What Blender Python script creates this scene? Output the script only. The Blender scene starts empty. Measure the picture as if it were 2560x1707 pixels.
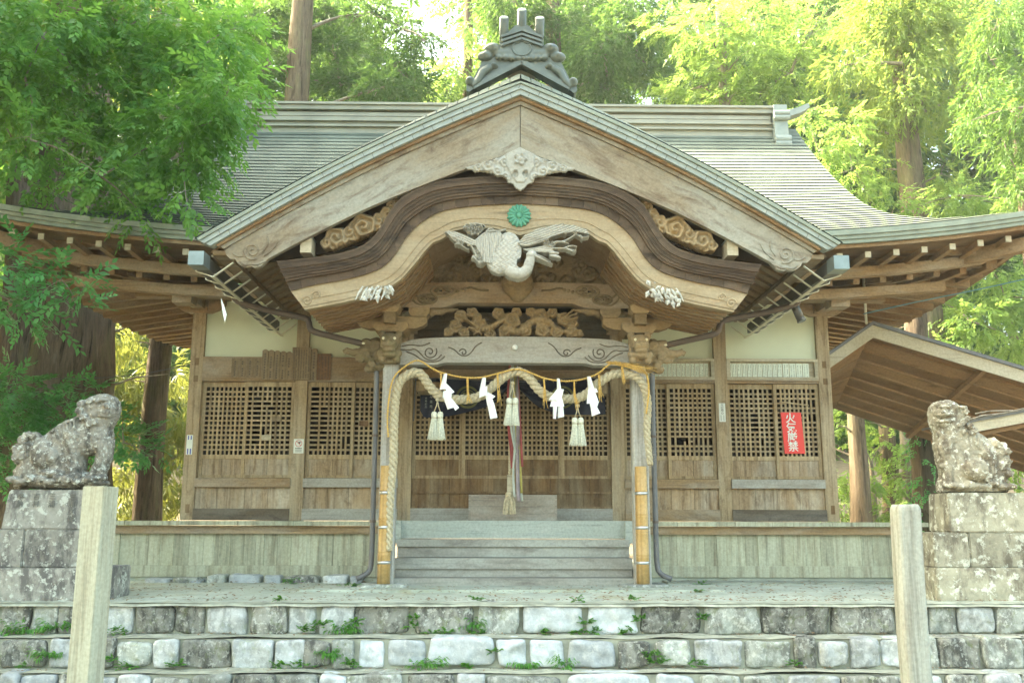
import bpy, bmesh, math, random
import numpy as np
from mathutils import Vector, Matrix, noise as mnoise
R = math.radians
scn = bpy.context.scene
COL = scn.collection

# ------------------------------------------------------------------ camera
YAW, PITCH, ROLL = 0.01627, 0.18683, 0.00223
cam_d = bpy.data.cameras.new("camera")
cam = bpy.data.objects.new("camera", cam_d); COL.objects.link(cam)
cam_d.sensor_width = 36.0; cam_d.sensor_fit = 'HORIZONTAL'
cam_d.lens = 36.0 * 2350.7 / 2560.0
cam_d.clip_start = 0.05; cam_d.clip_end = 2000
_f = Vector((math.sin(YAW)*math.cos(PITCH), math.cos(YAW)*math.cos(PITCH), math.sin(PITCH)))
_r = Vector((math.cos(YAW), -math.sin(YAW), 0)); _u = _r.cross(_f)
_r2 = _r*math.cos(ROLL) + _u*math.sin(ROLL); _u2 = -_r*math.sin(ROLL) + _u*math.cos(ROLL)
cam.matrix_world = Matrix(((_r2.x, _u2.x, -_f.x, -0.2163), (_r2.y, _u2.y, -_f.y, -13.3088),
                           (_r2.z, _u2.z, -_f.z, 0.02), (0, 0, 0, 1)))
scn.camera = cam

# ------------------------------------------------------------------ sky, sun, exposure
SUN_EL, SUN_AZ = R(42), R(161)          # azimuth of the sun measured from +x, counter-clockwise: from the left
sdir = Vector((math.cos(SUN_EL)*math.cos(SUN_AZ), math.cos(SUN_EL)*math.sin(SUN_AZ), math.sin(SUN_EL)))
world = bpy.data.worlds.new("World"); scn.world = world; world.use_nodes = True
wn = world.node_tree.nodes; wl = world.node_tree.links
sky = wn.new('ShaderNodeTexSky'); sky.sky_type = 'NISHITA'; sky.sun_disc = False
sky.sun_elevation = SUN_EL
sky.sun_rotation = math.atan2(sdir.x, sdir.y)
sky.dust_density = 6.0; sky.air_density = 1.0; sky.ozone_density = 0.4
warm = wn.new('ShaderNodeMix'); warm.data_type = 'RGBA'; warm.blend_type = 'MULTIPLY'; warm.inputs[0].default_value = 1.0   # warm tint on the sky colour, in place of white balance
warm.inputs[7].default_value = (1.0, .985, .79, 1); wl.new(sky.outputs[0], warm.inputs[6])
wl.new(warm.outputs[2], wn['Background'].inputs[0]); wn['Background'].inputs[1].default_value = 0.15
sun_d = bpy.data.lights.new("sun", 'SUN'); sun_d.energy = 3.0; sun_d.angle = R(0.5); sun_d.color = (1.0, 0.9, 0.7)
sun = bpy.data.objects.new("sun", sun_d); COL.objects.link(sun)
sun.rotation_euler = sdir.to_track_quat('Z', 'Y').to_euler(); sun.location = sdir*60
scn.view_settings.view_transform = 'Standard'; scn.view_settings.look = 'None'
scn.view_settings.gamma = 1.0; scn.view_settings.exposure = 3.45
scn.cycles.max_bounces = 8; scn.cycles.transparent_max_bounces = 8

# ------------------------------------------------------------------ materials
def nd(nt, t, **k):
    n = nt.nodes.new(t)
    for a, b in k.items(): setattr(n, a, b)
    return n
def new_mat(name):
    m = bpy.data.materials.new(name); m.use_nodes = True
    return m, m.node_tree, m.node_tree.nodes['Principled BSDF']
def ramp(nt, src, stops):
    r = nd(nt, 'ShaderNodeValToRGB'); e = r.color_ramp.elements
    e[0].position, e[0].color = stops[0][0], (*stops[0][1], 1)
    e[1].position, e[1].color = stops[-1][0], (*stops[-1][1], 1)
    for p, c in stops[1:-1]:
        x = e.new(p); x.color = (*c, 1)
    nt.links.new(src, r.inputs[0]); return r.outputs[0]
def mix(nt, f, a, b, mode='MIX'):
    m = nd(nt, 'ShaderNodeMix', data_type='RGBA', blend_type=mode)
    for s, v in ((m.inputs[0], f), (m.inputs[6], a), (m.inputs[7], b)):
        if hasattr(v, 'is_output'): nt.links.new(v, s)
        elif isinstance(v, tuple): s.default_value = (*v, 1)
        else: s.default_value = v
    return m.outputs[2]
def noise_n(nt, vec, scale, detail=6, rough=.6, dist=0.0):
    n = nd(nt, 'ShaderNodeTexNoise'); n.inputs['Scale'].default_value = scale
    n.inputs['Detail'].default_value = detail; n.inputs['Roughness'].default_value = rough
    n.inputs['Distortion'].default_value = dist
    nt.links.new(vec, n.inputs['Vector']); return n.outputs[0]
def coords(nt, sc=(1, 1, 1), rot=0.0):
    t = nd(nt, 'ShaderNodeTexCoord'); m = nd(nt, 'ShaderNodeMapping'); m.inputs['Scale'].default_value = sc
    src = t.outputs['Object']
    if rot:
        m0 = nd(nt, 'ShaderNodeMapping'); m0.inputs['Rotation'].default_value = (0, rot, 0); nt.links.new(src, m0.inputs[0]); src = m0.outputs[0]
    nt.links.new(src, m.inputs[0]); return m.outputs[0]
def vmath(nt, op, a, b):
    m = nd(nt, 'ShaderNodeMath', operation=op)
    for s, v in ((m.inputs[0], a), (m.inputs[1], b)):
        if hasattr(v, 'is_output'): nt.links.new(v, s)
        else: s.default_value = v
    return m.outputs[0]
def bump(nt, h, bsdf, strength=.3, dist=.01):
    b = nd(nt, 'ShaderNodeBump'); b.inputs['Strength'].default_value = strength; b.inputs['Distance'].default_value = dist
    nt.links.new(h, b.inputs['Height']); nt.links.new(b.outputs[0], bsdf.inputs['Normal'])
def step_ramp(nt, src, a, b):
    return ramp(nt, src, [(a, (0, 0, 0)), (b, (1, 1, 1))])

MATS = {}
def wood(name, base, axis='z', dark=.5, light=1.25, stain=None, stain_amt=.5, stain2=None, stain2_amt=.4, per=.25, rough=.8, grain=26, bumpk=.4, rot=0.0, drip=.6):
    """weathered timber: fine grain stretched along axis, big weather stains, a shade per board"""
    m, nt, bs = new_mat(name)
    sc = {'x': (1.2, grain, grain), 'y': (grain, 1.2, grain), 'z': (grain, grain, 1.2)}[axis]
    v = coords(nt, sc, rot); v1 = coords(nt)
    isl = nd(nt, 'ShaderNodeNewGeometry').outputs['Random Per Island']
    off = nd(nt, 'ShaderNodeVectorMath', operation='ADD'); nt.links.new(v, off.inputs[0])
    cmb = nd(nt, 'ShaderNodeCombineXYZ')
    for i in range(3): nt.links.new(vmath(nt, 'MULTIPLY', isl, 37.0+i*11), cmb.inputs[i])
    nt.links.new(cmb.outputs[0], off.inputs[1])
    g = noise_n(nt, off.outputs[0], 1.0, 8, .68, .6)
    d = tuple(c*dark for c in base); l = tuple(min(c*light, .9) for c in base)
    c = ramp(nt, g, [(.28, d), (.47, base), (.62, base), (.8, l)])
    sc2 = {'x': (.7, 2.2, 2.2), 'y': (2.2, .7, 2.2), 'z': (2.2, 2.2, .7)}[axis]
    big = noise_n(nt, coords(nt, sc2, rot), 1.1, 6, .62, .4)
    if stain:
        c = mix(nt, vmath(nt, 'MULTIPLY', step_ramp(nt, big, .42, .66), stain_amt), c, stain)
    if stain2:
        b2 = noise_n(nt, coords(nt, tuple(s*1.9 for s in sc2), rot), 1.6, 7, .7, .8)
        c = mix(nt, vmath(nt, 'MULTIPLY', step_ramp(nt, b2, .5, .68), stain2_amt), c, stain2)
    if axis == 'z':
        dr = noise_n(nt, coords(nt, (16, 16, .55)), 1.0, 7, .65, .3); c = mix(nt, drip, c, ramp(nt, dr, [(.34, (.42, .36, .30)), (.5, (1, 1, 1)), (.72, (1.18, 1.2, 1.18))]), 'MULTIPLY')
    fine = noise_n(nt, v1, 34, 4, .6)
    c = mix(nt, .35, c, ramp(nt, fine, [(.3, (.45, .45, .45)), (.7, (1.2, 1.2, 1.2))]), 'MULTIPLY')
    pv = vmath(nt, 'ADD', vmath(nt, 'MULTIPLY', isl, per*2), 1-per)
    hs = nd(nt, 'ShaderNodeHueSaturation'); nt.links.new(c, hs.inputs['Color']); nt.links.new(pv, hs.inputs['Value'])
    nt.links.new(hs.outputs[0], bs.inputs['Base Color'])
    bs.inputs['Roughness'].default_value = rough; bs.inputs['Specular IOR Level'].default_value = .25
    bump(nt, g, bs, bumpk, .006)
    MATS[name] = m; return m
def stone(name, base, dark, lichen, d_amt=.7, l_amt=.7, scale=3.0, moss=None, per=.25):
    m, nt, bs = new_mat(name); v = coords(nt)
    isl = nd(nt, 'ShaderNodeObjectInfo').outputs['Random']
    n1 = noise_n(nt, v, scale*2.4, 9, .74, .15); n2 = noise_n(nt, coords(nt, (1, 1, .45)), scale*1.3, 9, .74, .15); n3 = noise_n(nt, v, scale*4, 9, .70, .1)
    c = ramp(nt, n1, [(.25, tuple(x*.6 for x in base)), (.5, base), (.75, tuple(min(1, x*1.3) for x in base))])
    c = mix(nt, vmath(nt, 'MULTIPLY', step_ramp(nt, n2, .47, .58), d_amt), c, dark)
    c = mix(nt, vmath(nt, 'MULTIPLY', step_ramp(nt, n3, .54, .60), l_amt), c, lichen)
    if moss:
        n4 = noise_n(nt, v, scale*1.4, 6, .7, 1.0)
        c = mix(nt, vmath(nt, 'MULTIPLY', step_ramp(nt, n4, .55, .68), .7), c, moss)
    hs = nd(nt, 'ShaderNodeHueSaturation'); nt.links.new(c, hs.inputs['Color'])
    nt.links.new(vmath(nt, 'ADD', vmath(nt, 'MULTIPLY', isl, per*2), 1-per), hs.inputs['Value'])
    nt.links.new(hs.outputs[0], bs.inputs['Base Color']); bs.inputs['Roughness'].default_value = .9
    bs.inputs['Specular IOR Level'].default_value = .2
    bump(nt, n1, bs, .55, .02)
    MATS[name] = m; return m
def plain(name, col, rough=.6, metal=0.0, var=.15, scale=8, bumpk=.1, spec=.4):
    m, nt, bs = new_mat(name)
    n = noise_n(nt, coords(nt), scale, 6, .6)
    c = ramp(nt, n, [(.3, tuple(x*(1-var) for x in col)), (.7, tuple(min(1, x*(1+var)) for x in col))])
    nt.links.new(c, bs.inputs['Base Color']); bs.inputs['Roughness'].default_value = rough
    bs.inputs['Metallic'].default_value = metal; bs.inputs['Specular IOR Level'].default_value = spec
    bump(nt, n, bs, bumpk, .01); MATS[name] = m; return m
def leafmat(name, c1, c2, trans, tw=.5, rough=.45, spec=.35):
    m = bpy.data.materials.new(name); m.use_nodes = True; nt = m.node_tree; bs = nt.nodes['Principled BSDF']; out = nt.nodes['Material Output']
    isl = nd(nt, 'ShaderNodeNewGeometry').outputs['Random Per Island']
    n = noise_n(nt, coords(nt), .9, 4, .6)
    f = vmath(nt, 'ADD', vmath(nt, 'MULTIPLY', isl, .55), vmath(nt, 'MULTIPLY', n, .5))
    c = ramp(nt, f, [(.15, c1), (.55, tuple((a+b)/2 for a, b in zip(c1, c2))), (.9, c2)])
    nt.links.new(c, bs.inputs['Base Color']); bs.inputs['Roughness'].default_value = rough
    bs.inputs['Specular IOR Level'].default_value = spec
    tr = nd(nt, 'ShaderNodeBsdfTranslucent')
    t2 = mix(nt, .5, c, trans); nt.links.new(t2, tr.inputs[0])
    mx = nd(nt, 'ShaderNodeMixShader'); mx.inputs[0].default_value = tw
    nt.links.new(bs.outputs[0], mx.inputs[1]); nt.links.new(tr.outputs[0], mx.inputs[2]); nt.links.new(mx.outputs[0], out.inputs[0])
    MATS[name] = m; return m

def bark(name, base, light, moss):
    m, nt, bs = new_mat(name); v = coords(nt, (9, 9, .8)); w = coords(nt, (2.2, 2.2, .5))
    n1 = noise_n(nt, v, 1.0, 9, .7, .8); n2 = noise_n(nt, w, 1.3, 6, .6, .5); n3 = noise_n(nt, coords(nt, (28, 28, 3)), 1.0, 6, .7, .5)
    c = ramp(nt, n1, [(.34, tuple(x*.18 for x in base)), (.46, base), (.56, base), (.70, light)])
    c = mix(nt, .6, c, ramp(nt, n3, [(.32, (.35, .33, .30)), (.66, (1.25, 1.22, 1.2))]), 'MULTIPLY')
    c = mix(nt, vmath(nt, 'MULTIPLY', step_ramp(nt, n2, .48, .66), .6), c, moss)
    nt.links.new(c, bs.inputs['Base Color']); bs.inputs['Roughness'].default_value = .95; bs.inputs['Specular IOR Level'].default_value = .1
    bump(nt, n1, bs, 1.0, .05); MATS[name] = m
TAN = (.30, .215, .115); GREYW = (.36, .35, .29)
wood('post_wood', (.37, .28, .16), 'z', stain=(.42, .37, .26), stain_amt=.6, stain2=(.13, .08, .04), stain2_amt=.6)
wood('beam_wood', (.30, .205, .105), 'x', stain=(.40, .38, .31), stain_amt=.6, stain2=(.10, .065, .04), stain2_amt=.4)
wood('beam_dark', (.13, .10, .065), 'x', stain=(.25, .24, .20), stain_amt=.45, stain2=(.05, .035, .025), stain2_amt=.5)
wood('beam_grey', (.34, .32, .26), 'x', stain=(.42, .42, .37), stain_amt=.6, stain2=(.2, .15, .10), stain2_amt=.4)
wood('panel_wood', (.34, .245, .14), 'z', stain=(.47, .43, .33), stain_amt=.75, stain2=(.12, .07, .035), stain2_amt=.7, per=.25)
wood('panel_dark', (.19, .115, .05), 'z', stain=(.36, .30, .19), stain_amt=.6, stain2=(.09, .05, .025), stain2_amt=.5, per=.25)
wood('skirt_wood', (.37, .37, .255), 'z', stain=(.45, .46, .34), stain_amt=.6, stain2=(.22, .15, .08), stain2_amt=.3, per=.16)
wood('lattice_wood', (.38, .28, .15), 'z', stain=(.42, .37, .25), stain_amt=.5, stain2=(.14, .08, .04), stain2_amt=.4, per=.15)
wood('rafter_x', (.26, .165, .08), 'x', stain=(.36, .31, .21), stain_amt=.5, stain2=(.12, .08, .05), stain2_amt=.4, per=.22)
wood('rafter_y', (.26, .165, .08), 'y', stain=(.36, .31, .21), stain_amt=.5, stain2=(.12, .08, .05), stain2_amt=.4, per=.22)
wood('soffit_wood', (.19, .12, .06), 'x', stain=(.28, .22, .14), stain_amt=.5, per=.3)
wood('barge_wood', (.25, .21, .14), 'x', stain=(.31, .315, .26), stain_amt=.85, stain2=(.12, .08, .05), stain2_amt=.85, grain=18)
wood('barge_left', (.25, .21, .14), 'x', stain=(.31, .315, .26), stain_amt=.85, stain2=(.12, .08, .05), stain2_amt=.85, grain=18, rot=R(28))
wood('barge_right', (.25, .21, .14), 'x', stain=(.31, .315, .26), stain_amt=.85, stain2=(.12, .08, .05), stain2_amt=.85, grain=18, rot=R(-28))
wood('karahafu_wood', (.31, .245, .145), 'x', stain=(.42, .36, .24), stain_amt=.65, stain2=(.24, .15, .07), stain2_amt=.35, grain=20)
wood('bark_wood', (.085, .058, .036), 'x', stain=(.16, .12, .075), stain_amt=.5, stain2=(.02, .016, .012), stain2_amt=.8, grain=22, bumpk=.8)
wood('carved_wood', (.31, .225, .115), 'x', stain=(.36, .32, .22), stain_amt=.4, stain2=(.14, .10, .05), stain2_amt=.35, grain=9)
wood('carved_dark', (.25, .195, .115), 'x', stain=(.25, .21, .13), stain_amt=.4, stain2=(.09, .07, .04), stain2_amt=.4, grain=9)
wood('carved_grey', (.38, .375, .31), 'x', stain=(.42, .43, .38), stain_amt=.6, stain2=(.28, .23, .17), stain2_amt=.3, grain=9)
wood('carved_light', (.44, .43, .36), 'x', stain=(.50, .50, .44), stain_amt=.5, stain2=(.30,.25,.17), stain2_amt=.25, grain=9)
wood('carved_pale', (.50, .50, .43), 'x', stain=(.56, .56, .50), stain_amt=.5, grain=9)
wood('carved_moss', (.20, .155, .085), 'x', stain=(.28, .21, .13), stain_amt=.4, stain2=(.09, .10, .035), stain2_amt=.6, grain=9)
wood('pillar_wood', (.40, .385, .33), 'z', stain=(.45, .46, .42), stain_amt=.6, stain2=(.25, .20, .13), stain2_amt=.35)
wood('step_wood', (.28, .27, .225), 'x', stain=(.40, .42, .36), stain_amt=.6, stain2=(.11, .085, .07), stain2_amt=.5)
wood('step_pale', (.36, .40, .34), 'x', stain=(.38, .41, .36), stain_amt=.6, stain2=(.46, .48, .42), stain2_amt=.5)
wood('box_wood', (.30, .26, .20), 'x', stain=(.42, .42, .36), stain_amt=.6, stain2=(.2, .13, .09), stain2_amt=.4)
wood('pale_post', (.40, .40, .29), 'z', stain=(.46, .48, .37), stain_amt=.6, stain2=(.45, .40, .26), stain2_amt=.3, grain=16)
wood('grey_post', (.37, .385, .32), 'z', stain=(.43, .45, .38), stain_amt=.6, stain2=(.30, .27, .22), stain2_amt=.45, grain=18)
wood('plaque_wood', (.25, .19, .115), 'z', stain=(.33, .27, .17), stain_amt=.5, per=.3)
wood('plaque_red', (.21, .125, .07), 'z', stain=(.28, .19, .11), stain_amt=.4)
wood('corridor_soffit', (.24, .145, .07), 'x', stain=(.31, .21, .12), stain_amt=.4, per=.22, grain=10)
wood('fascia_pale', (.42, .37, .25), 'x', stain=(.50, .47, .36), stain_amt=.5)
bark('trunk_bark', (.15, .118, .082), (.25, .21, .155), (.17, .17, .08))
bark('trunk_dark', (.13, .10, .07), (.24, .20, .14), (.10, .11, .045))
wood('limb_bark', (.22, .19, .14), 'z', stain=(.32, .30, .24), stain_amt=.5, grain=7)
wood('bamboo', (.46, .29, .10), 'z', dark=.75, light=1.15, stain=(.56, .44, .24), stain_amt=.6, stain2=(.38, .22, .06), stain2_amt=.5, grain=14, rough=.45, bumpk=.1)
plain('plaster', (.62, .67, .49), .9, var=.04, scale=3, bumpk=.05)
plain('hollow_shade', (.012, .012, .014), .9, var=.1)
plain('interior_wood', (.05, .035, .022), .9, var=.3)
plain('copper_roof', (.145, .17, .135), .8, metal=0, var=.3, scale=1.6, bumpk=.12, spec=.2)
plain('copper_tile', (.125, .15, .13), .5, metal=.15, var=.2, scale=5)
plain('copper_fascia', (.22, .25, .19), .5, metal=.15, var=.2, scale=4, bumpk=.1)
plain('copper_pale', (.27, .31, .275), .5, metal=.1, var=.14, scale=5)
plain('ridge_metal', (.33, .32, .245), .45, metal=.15, var=.15, scale=2.5)
plain('gutter_metal', (.12, .115, .10), .45, metal=.4, var=.2)
plain('gutter_box', (.19, .235, .225), .35, metal=.5, var=.15)
plain('pipe_brown', (.10, .075, .055), .5, var=.15)
plain('pipe_grey', (.12, .12, .115), .45, var=.15)
plain('strip_metal', (.66, .64, .48), .4, metal=.5, var=.1)
plain('steel_band', (.55, .56, .53), .3, metal=.8, var=.1)
plain('verdigris', (.075, .26, .165), .6, var=.2, scale=25)
plain('rust', (.25, .10, .05), .7, var=.3)
plain('white_paper', (.80, .82, .80), .8, var=.03)
plain('white_paint', (.76, .77, .70), .7, var=.05)
plain('sign_white', (.66, .69, .60), .5, var=.05)
plain('sign_red', (.70, .045, .03), .45, var=.05)
plain('red_line', (.55, .05, .05), .5, var=.05)
plain('ink', (.03, .03, .03), .7, var=.1)
plain('engraved', (.15, .15, .13), .9)
plain('ink_soft', (.07, .065, .055), .8, var=.2)
plain('blue_print', (.10, .12, .34), .6, var=.1)
plain('name_white', (.68, .74, .60), .55, var=.08)
plain('eye_white', (.80, .76, .55), .3, var=.05)
plain('straw_pale', (.46, .40, .26), .9, var=.3, scale=40, bumpk=.3)
plain('straw_white', (.62, .63, .50), .9, var=.25, scale=60, bumpk=.3)
plain('straw_gold', (.58, .38, .10), .8, var=.3, scale=60, bumpk=.3)
plain('cloth_navy', (.022, .024, .042), .9, var=.2, scale=12)
plain('cloth_crest', (.13, .13, .05), .9, var=.2)
plain('cloth_text', (.30, .32, .29), .9, var=.2)
plain('cloth_red', (.34, .085, .075), .9, var=.25, scale=10)
plain('cloth_white', (.42, .45, .38), .9, var=.12, scale=10)
plain('cloth_yellow', (.42, .36, .10), .9, var=.2, scale=10)
plain('cloth_mauve', (.30, .25, .25), .9, var=.2, scale=10)
plain('cable', (.10, .22, .24), .5, var=.05)
plain('cable_dark', (.06, .06, .06), .5, var=.05)
plain('litter', (.20, .13, .07), .9, var=.5, scale=40)
plain('soil', (.16, .13, .085), .95, var=.35, scale=6, bumpk=.5)
plain('mortar', (.33, .34, .26), .95, var=.35, scale=7, bumpk=.6)
stone('stone_dark', (.25, .25, .21), (.06, .06, .052), (.44, .45, .39), .85, .75, 5.5, moss=(.13, .16, .06))
stone('stone_mid', (.34, .36, .31), (.13, .13, .11), (.54, .55, .49), .75, .7, 5, moss=(.17, .20, .09))
stone('stone_light', (.43, .46, .45), (.31, .34, .33), (.60, .61, .56), .55, .5, 4)
stone('stone_white', (.45, .47, .445), (.25, .265, .245), (.60, .62, .585), .75, .6, 5, moss=(.30, .33, .22))
stone('statue_stone', (.25, .235, .19), (.075, .07, .06), (.50, .52, .45), .85, .85, 5)
stone('statue_pale', (.29, .265, .19), (.11, .09, .065), (.56, .56, .46), .85, .85, 4.5)
stone('pedestal_stone', (.26, .255, .215), (.085, .08, .075), (.46, .48, .41), .85, .8, 3.2)
stone('pedestal_pale', (.30, .285, .205), (.11, .095, .07), (.54, .55, .45), .85, .8, 3.2)
stone('concrete', (.36, .385, .31), (.25, .275, .21), (.44, .46, .38), .5, .4, .8, moss=(.30, .27, .16))
leafmat('leaf_broad', (.05, .16, .035), (.16, .34, .065), (.36, .64, .08), .46)
leafmat('leaf_shrub', (.045, .17, .05), (.11, .34, .10), (.24, .56, .10), .42, rough=.35)
leafmat('leaf_sun', (.07, .16, .03), (.20, .31, .07), (.52, .70, .14), .5)
leafmat('leaf_far', (.018, .06, .016), (.085, .18, .035), (.30, .52, .08), .42)
leafmat('leaf_pine', (.022, .07, .02), (.085, .17, .04), (.28, .48, .08), .4, rough=.6)
leafmat('leaf_cedar', (.045, .12, .025), (.20, .28, .06), (.58, .70, .12), .47, rough=.6)
leafmat('leaf_cool', (.045, .12, .022), (.12, .22, .045), (.30, .46, .07), .4, rough=.6)
leafmat('leaf_bamboo', (.05, .11, .02), (.17, .20, .04), (.52, .52, .10), .45)
leafmat('leaf_weed', (.05, .20, .03), (.13, .34, .05), (.3, .6, .06), .4)
M = MATS
# ------------------------------------------------------------------ mesh helpers
class MB:
    def __init__(s): s.v = []; s.f = []
    def add(s, v, f):
        o = len(s.v); s.v.extend([tuple(p) for p in v]); s.f.extend([tuple(i+o for i in q) for q in f]); return s
    def box(s, x0, x1, y0, y1, z0, z1):
        return s.add([(x0,y0,z0),(x1,y0,z0),(x1,y1,z0),(x0,y1,z0),(x0,y0,z1),(x1,y0,z1),(x1,y1,z1),(x0,y1,z1)],
                     [(0,3,2,1),(4,5,6,7),(0,1,5,4),(1,2,6,5),(2,3,7,6),(3,0,4,7)])
    def bar(s, a, b, w, h, up=(0,0,1)):
        """square bar from a to b, w wide, h high"""
        a, b, up = Vector(a), Vector(b), Vector(up); d = (b-a).normalized(); r = d.cross(up)
        if r.length < 1e-4: r = d.cross(Vector((0,1,0)))
        r.normalize(); u = r.cross(d); r = r*w/2; u = u*h/2
        return s.add([a-r-u, a+r-u, a+r+u, a-r+u, b-r-u, b+r-u, b+r+u, b-r+u],
                     [(0,1,2,3),(7,6,5,4),(0,4,5,1),(1,5,6,2),(2,6,7,3),(3,7,4,0)])
    def prism(s, poly, y0, y1):
        n = len(poly)
        area = sum(poly[i][0]*poly[(i+1)%n][1]-poly[(i+1)%n][0]*poly[i][1] for i in range(n))
        if area < 0: poly = poly[::-1]
        v = [(x,y0,z) for x,z in poly]+[(x,y1,z) for x,z in poly]
        f = [tuple(range(n)), tuple(range(2*n-1, n-1, -1))]
        f += [(i, i+n, (i+1)%n+n, (i+1)%n) for i in range(n)]
        return s.add(v, f)
    def slab(s, top, bot, y0, y1):
        """solid between two curves of (x,z) with equal counts, from y0 (front) to y1"""
        n = len(top); v = []
        for i in range(n):
            v += [(top[i][0],y0,top[i][1]),(bot[i][0],y0,bot[i][1]),(bot[i][0],y1,bot[i][1]),(top[i][0],y1,top[i][1])]
        f = [(0,1,2,3), (4*n-1,4*n-2,4*n-3,4*n-4)]
        for i in range(n-1):
            a = 4*i; b = a+4
            for k in range(4): f.append((a+k, b+k, b+(k+1)%4, a+(k+1)%4))
        return s.add(v, f)
    def tube(s, path, r, n=8, caps=True, flat=1.0):
        P = [Vector(p) for p in path]; m = len(P)
        rr = r if hasattr(r, '__len__') else [r]*m
        t0 = (P[1]-P[0]).normalized(); ref = Vector((0,0,1)) if abs(t0.z) < .9 else Vector((0,1,0))
        side = t0.cross(ref).normalized(); v = []
        for i in range(m):
            t = (P[min(i+1,m-1)]-P[max(i-1,0)])
            if t.length < 1e-9: t = t0
            t.normalize(); side = side - t*side.dot(t)
            if side.length < 1e-6: side = t.orthogonal()
            side.normalize(); up = side.cross(t)
            for k in range(n):
                a = 2*math.pi*k/n; v.append(P[i]+side*math.cos(a)*rr[i]+up*math.sin(a)*rr[i]*flat)
        f = [(i*n+k, i*n+(k+1)%n, (i+1)*n+(k+1)%n, (i+1)*n+k) for i in range(m-1) for k in range(n)]
        if caps: f += [tuple(range(n-1,-1,-1)), tuple(range((m-1)*n, m*n))]
        return s.add(v, f)
    def ell(s, c, r, rot=None, nu=12, nv=8):
        c = Vector(c); r = r if hasattr(r,'__len__') else (r,r,r); v = []; f = []
        Mx = rot if rot is not None else Matrix.Identity(3)
        for j in range(1, nv):
            th = math.pi*j/nv
            for i in range(nu):
                ph = 2*math.pi*i/nu
                v.append(c+Mx@Vector((r[0]*math.sin(th)*math.cos(ph), r[1]*math.sin(th)*math.sin(ph), r[2]*math.cos(th))))
        top = len(v); v.append(c+Mx@Vector((0,0,r[2]))); v.append(c+Mx@Vector((0,0,-r[2])))
        for j in range(nv-2):
            for i in range(nu): f.append((j*nu+i, (j+1)*nu+i, (j+1)*nu+(i+1)%nu, j*nu+(i+1)%nu))
        for i in range(nu):
            f.append((top, i, (i+1)%nu)); f.append((top+1, (nv-2)*nu+(i+1)%nu, (nv-2)*nu+i))
        return s.add(v, f)
    def lathe(s, c, prof, n=20):
        c = Vector(c); v = []; m = len(prof)
        for r, z in prof:
            for k in range(n):
                a = 2*math.pi*k/n; v.append(c+Vector((r*math.cos(a), r*math.sin(a), z)))
        f = [(i*n+k, i*n+(k+1)%n, (i+1)*n+(k+1)%n, (i+1)*n+k) for i in range(m-1) for k in range(n)]
        f += [tuple(range(n-1,-1,-1)), tuple(range((m-1)*n, m*n))]
        return s.add(v, f)
    def grid(s, fn, nu, nv):
        v = [fn(i/nu, j/nv) for j in range(nv+1) for i in range(nu+1)]
        f = [(j*(nu+1)+i, j*(nu+1)+i+1, (j+1)*(nu+1)+i+1, (j+1)*(nu+1)+i) for j in range(nv) for i in range(nu)]
        return s.add(v, f)
    def xf(s, Mx):
        s.v = [tuple(Mx@Vector(p)) for p in s.v]; return s
    def mirror(s):
        """mirrored copy across x=0"""
        o = MB(); o.v = [(-x,y,z) for x,y,z in s.v]; o.f = [q[::-1] for q in s.f]; return o
    def join(s, o): return s.add(o.v, o.f)

OFF = {}
def mk(name, mb, mat, parent=None, smooth=False):
    o = OFF.get(parent.name, (0,0,0)) if parent else (0,0,0)
    me = bpy.data.meshes.new(name)
    me.from_pydata([(p[0]-o[0], p[1]-o[1], p[2]-o[2]) for p in mb.v], [], mb.f)
    me.materials.append(M[mat] if isinstance(mat, str) else mat); me.update()
    if smooth: me.polygons.foreach_set('use_smooth', [True]*len(me.polygons))
    ob = bpy.data.objects.new(name, me); COL.objects.link(ob)
    if parent: ob.parent = parent
    OFF[ob.name] = tuple(o); return ob
def tag(o, label=None, cat=None, group=None, kind=None):
    if label: o['label'] = label
    if cat: o['category'] = cat
    if group: o['group'] = group
    if kind: o['kind'] = kind
    return o
def thing(name, label, cat, loc, group=None):
    o = bpy.data.objects.new(name, None); COL.objects.link(o); o.location = loc
    o.empty_display_size = .1; OFF[o.name] = tuple(loc); return tag(o, label, cat, group)
def structure(name, mb, mat, smooth=False):
    return tag(mk(name, mb, mat, None, smooth), kind='structure')
def single(name, mb, mat, label, cat, base, group=None, smooth=False):
    """a thing that is one mesh, origin at its base"""
    mb2 = MB(); mb2.v = [(p[0]-base[0], p[1]-base[1], p[2]-base[2]) for p in mb.v]; mb2.f = mb.f
    o = mk(name, mb2, mat, None, smooth); o.location = base; OFF[o.name] = tuple(base); return tag(o, label, cat, group)
def copy_tree(o, parent=None):
    c = o.copy(); COL.objects.link(c); OFF[c.name] = OFF.get(o.name, (0,0,0))
    if parent: c.parent = parent
    for ch in [x for x in bpy.data.objects if x.parent == o]: copy_tree(ch, c)
    return c
def resample(P, n):
    P = np.array(P, float); d = np.r_[0, np.cumsum(np.linalg.norm(np.diff(P, axis=0), axis=1))]
    t = np.linspace(0, d[-1], n); return [tuple(np.interp(x, d, P[:,k]) for k in range(P.shape[1])) for x in t]
def smooth_path(P, n, it=2):
    for _ in range(it):
        Q = [P[0]]
        for a, b in zip(P[:-1], P[1:]):
            Q += [tuple(.75*x+.25*y for x,y in zip(a,b)), tuple(.25*x+.75*y for x,y in zip(a,b))]
        P = Q+[P[-1]]
    return resample(P, n)
def spiral_path(c, R0, turns, y, start=0.0, cw=1, n=40, inner=.12):
    out = []
    for i in range(n+1):
        t = i/n; r = R0*(1-(1-inner)*t); a = start+cw*2*math.pi*turns*t
        out.append((c[0]+r*math.cos(a), y, c[1]+r*math.sin(a)))
    return out
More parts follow.
